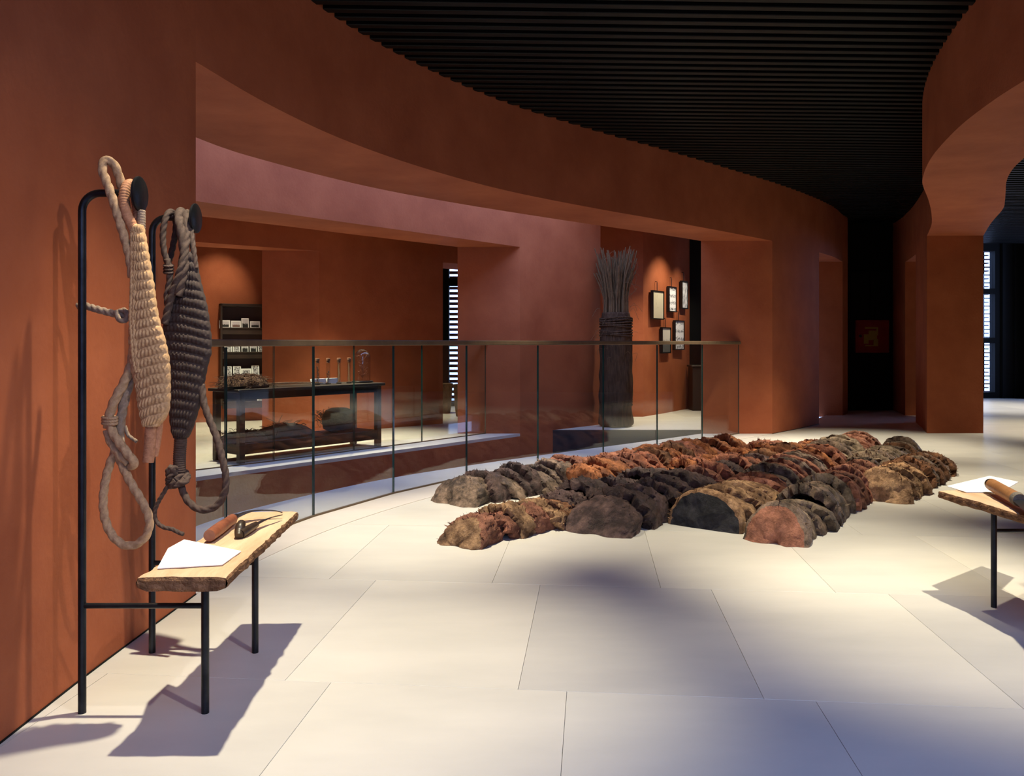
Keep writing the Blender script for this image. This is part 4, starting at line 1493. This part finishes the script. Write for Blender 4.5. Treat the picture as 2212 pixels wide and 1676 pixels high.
def heap(name, cx, cy, z, lx, ly, h, mat, label, cat, seed, M, fibres=220, fr=0.0012, flen=0.10, side=1.0):
    """low rounded heap of fibre: a lumpy body with strands"""
    e_ = empty(name, M @ Vector((cx, cy, z)))
    mb = MB()
    rings = []
    for i in range(9):
        t = i / 8
        q = math.cos(t * math.pi / 2) ** 0.8
        zz = h * math.sin(t * math.pi / 2)
        ring = []
        for k_ in range(28):
            a = 2 * math.pi * k_ / 28
            w_ = 1 + 0.18 * noise.noise(Vector((math.cos(a) * 2, math.sin(a) * 2, t * 3 + seed)))
            ring.append(M @ Vector((cx + math.cos(a) * lx * max(q, 0.02) * w_, cy + math.sin(a) * ly * max(q, 0.02) * w_, z + max(0, zz * (1 + 0.15 * noise.noise(Vector((a, t * 5, seed)))) if i else 0))))
        rings.append(ring)
    mb.loft(rings)
    mb.build('body', mat, e_, True)
    rs_ = random.Random(seed)
    mb = MB()
    for q in range(fibres):
        a = rs_.uniform(0, 2 * math.pi)
        t = rs_.random() * 0.95
        k2 = math.cos(t * math.pi / 2) ** 0.8
        p = Vector((cx + math.cos(a) * lx * k2, cy + math.sin(a) * ly * k2, z + h * math.sin(t * math.pi / 2) + 0.003))
        dr_ = Vector((rs_.uniform(-1, 1) * side, rs_.uniform(-1, 1), rs_.uniform(-0.15, 0.25))).normalized() * flen * rs_.uniform(0.4, 1)
        m1 = p + dr_ * 0.5 + Vector((0, 0, 0.012))
        p2 = p + dr_
        p2.z = max(z + 0.002, p2.z)
        mb.tube([M @ p, M @ m1, M @ p2], fr * 1.8, 3)
    s_ = mb.build('strands', mat, e_)
    s_['kind'] = 'stuff'
    tag(e_, label, cat)
    return e_


COIR = mottled('loose_brown_coir', srgb(74, 50, 36), srgb(124, 90, 66), scale=60, rough=0.95, bump=0.6, bscale=200)
DARKF = mottled('black_palm_fibre', srgb(30, 24, 21), srgb(52, 42, 37), scale=30, rough=0.9, bump=0.8, bscale=120, stretch=(1, 1, 3))
heap('fibre_heap', 0.20, 0.24, THt, 0.26, 0.17, 0.115, COIR, 'loose heap of brown coir fibre on the dark table', 'fibre heap', 3, TM, 520)

# flat dry frond
e = empty('palm_frond', tp(0.85, 0.26, THt))
mb = MB()
blade = catmull([tp(0.42, 0.16, THt + 0.03), tp(0.7, 0.2, THt + 0.03), tp(1.0, 0.22, THt + 0.022), tp(1.15, 0.24, THt + 0.012)], 6)
mb.tube(blade, lambda t: 0.014 * (1 - 0.6 * t), 6)
mb.build('stem', COIR, e, True)
mb = MB()
for q in range(26):
    t = q / 25
    p = blade[int(t * (len(blade) - 1))]
    for sg in (-1, 1):
        tip = p + (AX * (0.10 + 0.02 * (q % 3)) + AY * sg * 0.085 * (1 - 0.5 * t)) + Vector((0, 0, -0.006))
        tip.z = max(tip.z, THt + 0.004)
        wv = AX * 0.012
        mb.add([p - wv, p + wv, tip], [(0, 1, 2)])
        mb.add([p - wv + Vector((0, 0, -0.002)), tip, p + wv + Vector((0, 0, -0.002))], [(0, 1, 2)])
mb.build('leaflets', COIR, e)
tag(e, 'flat dry brown palm frond in the middle of the dark table', 'palm frond')

mb = MB()
mb.loft([[tp(0.02 + math.cos(a) * r, 0.10 + math.sin(a) * r * 0.5, THt + z) for a in [2 * math.pi * k_ / 20 for k_ in range(20)]] for r, z in ((0.05, 0.001), (0.085, 0.012), (0.10, 0.026), (0.092, 0.026), (0.07, 0.014), (0.01, 0.010))])
single(mb, 'shallow_dish', DARKF, 'shallow black oval dish at the near corner of the dark table', 'dish', smooth=True, angle=40)

# specimen tubes
TUBE = glass_mat('thin_specimen_glass', (0.96, 0.97, 0.97, 1), 0.9)
SEED = mottled('dark_seed', srgb(46, 26, 18), srgb(86, 50, 34), scale=60, rough=0.7)
STRAW = mottled('pale_straw', srgb(168, 132, 92), srgb(206, 172, 130), scale=60, rough=0.85)
CORK = mottled('cork', srgb(120, 78, 54), srgb(150, 104, 74), scale=80, rough=0.9)
tubes = [(686, 'seeds', 'first glass specimen tube from the left on the dark table, dark seeds inside'),
         (709, 'seeds', 'second glass specimen tube on the dark table, dark flakes inside'),
         (732, 'straw', 'third glass specimen tube on the dark table, pale stem inside'),
         (754, 'straw', 'fourth glass specimen tube on the dark table, nearest the bell jar')]
for q, (u, what, label) in enumerate(tubes):
    x = 0.93 + q * 0.155
    c = tp(x, 0.20, THt)
    s = (u - 1106.0) / F
    # keep on the line of the table: solve for x so the tube stands at its column
    for _ in range(6):
        c = tp(x, 0.20, THt)
        x += (s * c.y - c.x) / (AX.x - s * AX.y)
    c = tp(x, 0.20, THt)
    e = empty('specimen_tube', c)
    mb = MB()
    mb.lathe([(0.02, 0.012), (0.021, 0.02), (0.021, 0.245), (0.0195, 0.245), (0.0195, 0.02), (0.002, 0.016)], c, 16)
    mb.build('glass', TUBE, e, True, 40)
    mb = MB()
    mb.lathe([(0.028, 0.0), (0.028, 0.010), (0.022, 0.014)], c, 16)
    mb.build('foot', MAT['wood_dark'], e, True, 40)
    mb = MB()
    mb.lathe([(0.017, 0.225), (0.017, 0.25), (0.0225, 0.25), (0.0225, 0.272), (0.018, 0.276)], c, 12)
    mb.build('stopper', CORK, e, True, 40)
    rs_ = random.Random(q)
    mb = MB()
    if what == 'seeds':
        for k_ in range(26 if q == 0 else 18):
            zz = 0.022 + (k_ / 26.0) * 0.17
            p = c + Vector((rs_.uniform(-0.010, 0.010), rs_.uniform(-0.010, 0.010), zz))
            r_ = rs_.uniform(0.004, 0.008)
            mb.lathe([(r_ * 0.2, -r_), (r_, 0), (r_ * 0.2, r_)], p, 6)
        mb.build('seeds', SEED, e)
    else:
        for k_ in range(5):
            a = rs_.uniform(0, 6)
            mb.tube([c + Vector((math.cos(a) * 0.008, math.sin(a) * 0.008, 0.02)), c + Vector((rs_.uniform(-0.006, 0.006), rs_.uniform(-0.006, 0.006), 0.12)), c + Vector((rs_.uniform(-0.01, 0.01), rs_.uniform(-0.01, 0.01), 0.22))], 0.0025, 5)
        mb.build('stems', STRAW, e)
    tag(e, label, 'specimen tube', 'specimen tubes on the dark table')

# folded caption card behind the tubes
mb = MB()
for x0, x1 in ((1.05, 1.235), (1.255, 1.40)):
    mb.loft([[tp(x0, 0.30, THt), tp(x1, 0.30, THt), tp(x1, 0.30, THt + 0.055), tp(x0, 0.30, THt + 0.055)], [tp(x0, 0.303, THt), tp(x1, 0.303, THt), tp(x1, 0.33, THt + 0.055), tp(x0, 0.33, THt + 0.055)]])
    single(mb, 'caption_card', MAT['card'], 'small white caption card standing behind the ' + ('first tubes' if x0 < 1.2 else 'tube nearest the bell jar'), 'card')
    mb = MB()

# bell jar
c = tp(1.60, 0.24, THt)
s = (783 - 1106.0) / F
x = 1.6
for _ in range(6):
    c = tp(x, 0.24, THt)
    x += (s * c.y - c.x) / (AX.x - s * AX.y)
c = tp(x, 0.24, THt)
e = empty('bell_jar', c)
mb = MB()
mb.lathe([(0.115, 0.0), (0.12, 0.008), (0.115, 0.018), (0.02, 0.020)], c, 32)
mb.build('base', MAT['wood_dark'], e, True, 40)
mb = MB()
pr = [(0.088, 0.020), (0.088, 0.28)] + [(0.088 * math.cos(a), 0.28 + 0.088 * math.sin(a)) for a in [k_ / 8 * math.pi / 2 for k_ in range(1, 8)]] + [(0.002, 0.368)]
mb.lathe(pr, c, 32)
mb.lathe([(r * 0.965, z * 0.995) for r, z in pr], c, 32)
mb.build('dome', glass_mat('dome_glass', (0.97, 0.97, 0.97, 1), 1.2), e, True, 60)
rs_ = random.Random(9)
mb = MB()
mb.tube([c + Vector((0, 0, 0.02)), c + Vector((0.005, 0, 0.15)), c + Vector((-0.004, 0, 0.30))], 0.003, 5)
for k_ in range(90):
    a = rs_.uniform(0, 6.28)
    zz = rs_.uniform(0.08, 0.31)
    rr = rs_.uniform(0.01, 0.068)
    p = c + Vector((math.cos(a) * rr, math.sin(a) * rr, zz))
    mb.tube([c + Vector((0, 0, max(0.05, zz - 0.06))), p], 0.0008, 3)
    mb.lathe([(0.001, -0.006), (0.0055, 0), (0.001, 0.006)], p, 5)
mb.build('dried_sprig', mottled('dried_sprig', srgb(104, 52, 34), srgb(146, 82, 54), scale=50, rough=0.9), e)
tag(e, 'glass bell jar over a dried reddish sprig on the dark table', 'bell jar')

# on the low shelf: flat fibre sheaths and a round dark basket with twigs
heap('fibre_sheath', 0.18, 0.22, 0.185, 0.28, 0.16, 0.10, DARKF, 'black fibre sheath on the low shelf near the front table leg', 'fibre sheath', 14, TM, 60, 0.0015, 0.12)
heap('fibre_sheath', 0.64, 0.22, 0.185, 0.33, 0.16, 0.135, DARKF, 'larger black fibre sheath in the middle of the low shelf', 'fibre sheath', 19, TM, 70, 0.0015, 0.14)
c = tp(1.36, 0.235, 0.185)
e = empty('fibre_basket', c)
mb = MB()
mb.lathe([(0.10, 0.0), (0.165, 0.03), (0.185, 0.10), (0.175, 0.17), (0.14, 0.225), (0.085, 0.25), (0.075, 0.252), (0.06, 0.20)], c, 36,
         wob=lambda k_, z: 1 + 0.03 * math.sin(k_ * 2 * math.pi * 18 + z * 90) + 0.04 * noise.noise(Vector((math.cos(k_ * 6.28) * 2, math.sin(k_ * 6.28) * 2, z * 9))))
mb.build('body', DARKF, e, True)
mb = MB()
rs_ = random.Random(21)
for k_ in range(60):
    b0 = c + Vector((rs_.uniform(-0.20, -0.08), rs_.uniform(-0.08, 0.08), rs_.uniform(0.04, 0.16)))
    mb.tube(catmull([b0, b0 + Vector((rs_.uniform(-0.06, 0.02), rs_.uniform(-0.04, 0.04), rs_.uniform(0.02, 0.06))), b0 + Vector((rs_.uniform(-0.10, 0.04), rs_.uniform(-0.05, 0.05), rs_.uniform(0.03, 0.12)))], 3), 0.0022, 3)
tw = mb.build('twigs', DARKF, e)
tw['kind'] = 'stuff'
tag(e, 'round dark fibre basket with curly twigs on the low shelf', 'basket')

# ------------------------------------------------------------------ photo rack on the far wall
RA = Vector((-4.31, 12.13, 0))
RT = (Vector((-3.70, 12.43, 0)) - RA).normalized()
RN = Vector((RT.y, -RT.x, 0))
R0 = RA + RT * 0.085 + RN * 0.0
RM = Matrix(((RT.x, RN.x, 0, R0.x), (RT.y, RN.y, 0, R0.y), (0, 0, 1, 0), (0, 0, 0, 1)))     # x along the wall, y out of it
RWD = 1.35
e = empty('photo_rack', RM @ Vector((RWD / 2, 0.06, 0.24)))
mb = MB()
mb.box(0.0, RWD, 0.0, 0.02, 0.24, 1.70, M=RM)
mb.build('back_board', MAT['wood_dark'], e)
for x in (0.0, RWD - 0.03):
    mb = MB()
    mb.rbox(x, x + 0.03, 0.0, 0.17, 0.24, 1.70, 0.003, M=RM)
    mb.build('side_panel', MAT['wood_dark'], e)
mb = MB()
mb.rbox(0.0, RWD, 0.0, 0.17, 1.66, 1.70, 0.003, M=RM)
mb.build('top_board', MAT['wood_dark'], e)
SH = [1.345, 0.995, 0.645, 0.28]
for z in SH:
    mb = MB()
    mb.rbox(0.03, RWD - 0.03, 0.02, 0.16, z - 0.03, z, 0.003, M=RM)
    mb.rbox(0.03, RWD - 0.03, 0.135, 0.16, z - 0.085, z + 0.012, 0.003, M=RM)
    mb.build('shelf', MAT['wood_dark'], e)
tag(e, 'dark wooden rack of leaning photos on the far terracotta wall', 'rack')

WBORD = plain('white_photo_border', srgb(240, 240, 238), 0.6)


def photo(u0, u1, z, h, label, kind, seed, c1, c2):
    def at(u, yoff):
        k_ = (u - 1106.0) / F
        B = R0 + RN * yoff
        return (k_ * B.y - B.x) / (RT.x - k_ * RT.y)
    x0, x1 = at(u0, 0.12), at(u1, 0.12)
    base = RM @ Vector(((x0 + x1) / 2, 0.115, z + 0.001))
    tilt = Matrix.Rotation(math.radians(9), 4, 'X')
    M = Matrix(((RT.x, RN.x, 0, base.x), (RT.y, RN.y, 0, base.y), (0, 0, 1, base.z), (0, 0, 0, 1))) @ tilt
    ww = (x1 - x0) / 2
    e_ = empty('photo_card', base)
    mb_ = MB()
    mb_.box(-ww, ww, -0.008, 0.0, 0.0, h, M=M)
    mb_.build('border', WBORD, e_)
    mb_ = MB()
    i_ = min(0.024, ww * 0.25)
    mb_.box(-ww + i_, ww - i_, -0.001, 0.001, i_, h - i_, M=M)
    mb_.build('picture', sheet_mat('photo_print', c1, c2, kind, seed), e_)
    tag(e_, label, 'photo', 'white-bordered photos leaning on the dark rack')


PALE, DK = srgb(200, 196, 200), srgb(26, 24, 24)
cards = [
    (474, 497.5, 0, 0.118, 'first photo from the left on the top shelf of the dark rack', 'land'),
    (499.5, 521, 0, 0.112, 'second photo on the top shelf of the dark rack, pinkish hill', 'land'),
    (522, 538, 0, 0.150, 'upright photo standing tallest on the top shelf of the dark rack', 'land'),
    (540.5, 562, 0, 0.108, 'last visible photo on the top shelf beside the terracotta pier edge', 'land'),
    (485, 501, 1, 0.14, 'first photo under the handrail on the second shelf of the rack', 'spots'),
    (503, 519, 1, 0.14, 'second photo under the handrail on the second shelf of the rack', 'spots'),
    (522, 537, 1, 0.14, 'third photo under the handrail on the second shelf of the rack', 'land'),
    (540, 555, 1, 0.14, 'fourth photo under the handrail on the second shelf of the rack', 'land'),
    (557.5, 574, 1, 0.14, 'cut-off fifth photo on the second shelf of the rack', 'spots'),
    (484, 501, 2, 0.158, 'first upright photo on the third shelf of the rack behind the glass edge', 'spots'),
    (504, 521, 2, 0.160, 'second upright photo on the third shelf of the rack', 'spots'),
    (521.5, 543, 2, 0.118, 'small landscape photo low between two upright ones on the third shelf', 'spots'),
    (544, 560.5, 2, 0.165, 'tallest upright photo at the end of the third shelf', 'spots'),
    (556, 572, 3, 0.105, 'single photo on the lowest shelf of the rack', 'spots'),
]
for i, (u0, u1, r_, h, label, kind) in enumerate(cards):
    c1, c2 = (PALE, DK) if i != 1 else (srgb(206, 200, 204), srgb(120, 92, 84))
    photo(u0, u1, SH[r_], h, label, kind, i * 2.1 + 0.4, c1, c2)

# ------------------------------------------------------------------ planters by the narrow window
POT = mottled('bark_planter', srgb(86, 66, 48), srgb(136, 108, 80), scale=14, rough=0.9, bump=0.8, bscale=50)
for q, (u, v, r, h, label) in enumerate(((956, 892, 0.165, 0.475, 'tapered bark-textured pot standing left of the narrow window'),
                                         (1003, 899, 0.17, 0.49, 'bark-textured pot half hidden behind the middle wall by the window'))):
    c = onz(u, v, 0.0)
    e = empty('bark_pot', c)
    mb = MB()
    mb.lathe([(r * 0.72, 0.0), (r * 0.78, 0.02), (r * 0.88, h * 0.4), (r, h), (r * 0.9, h), (r * 0.85, h - 0.04), (0.01, h - 0.05)], c, 28,
             wob=lambda k_, z: 1 + 0.04 * noise.noise(Vector((math.cos(k_ * 6.28) * 3, math.sin(k_ * 6.28) * 3, z * 8 + q))))
    mb.build('body', POT, e, True, 50)
    mb = MB()
    mb.lathe([(r * 0.98, h - 0.03), (r * 1.03, h - 0.02), (r * 1.03, h + 0.005), (r * 0.96, h + 0.008)], c, 28, caps=False)
    mb.build('rim', POT, e, True, 50)
    tag(e, label, 'pot')
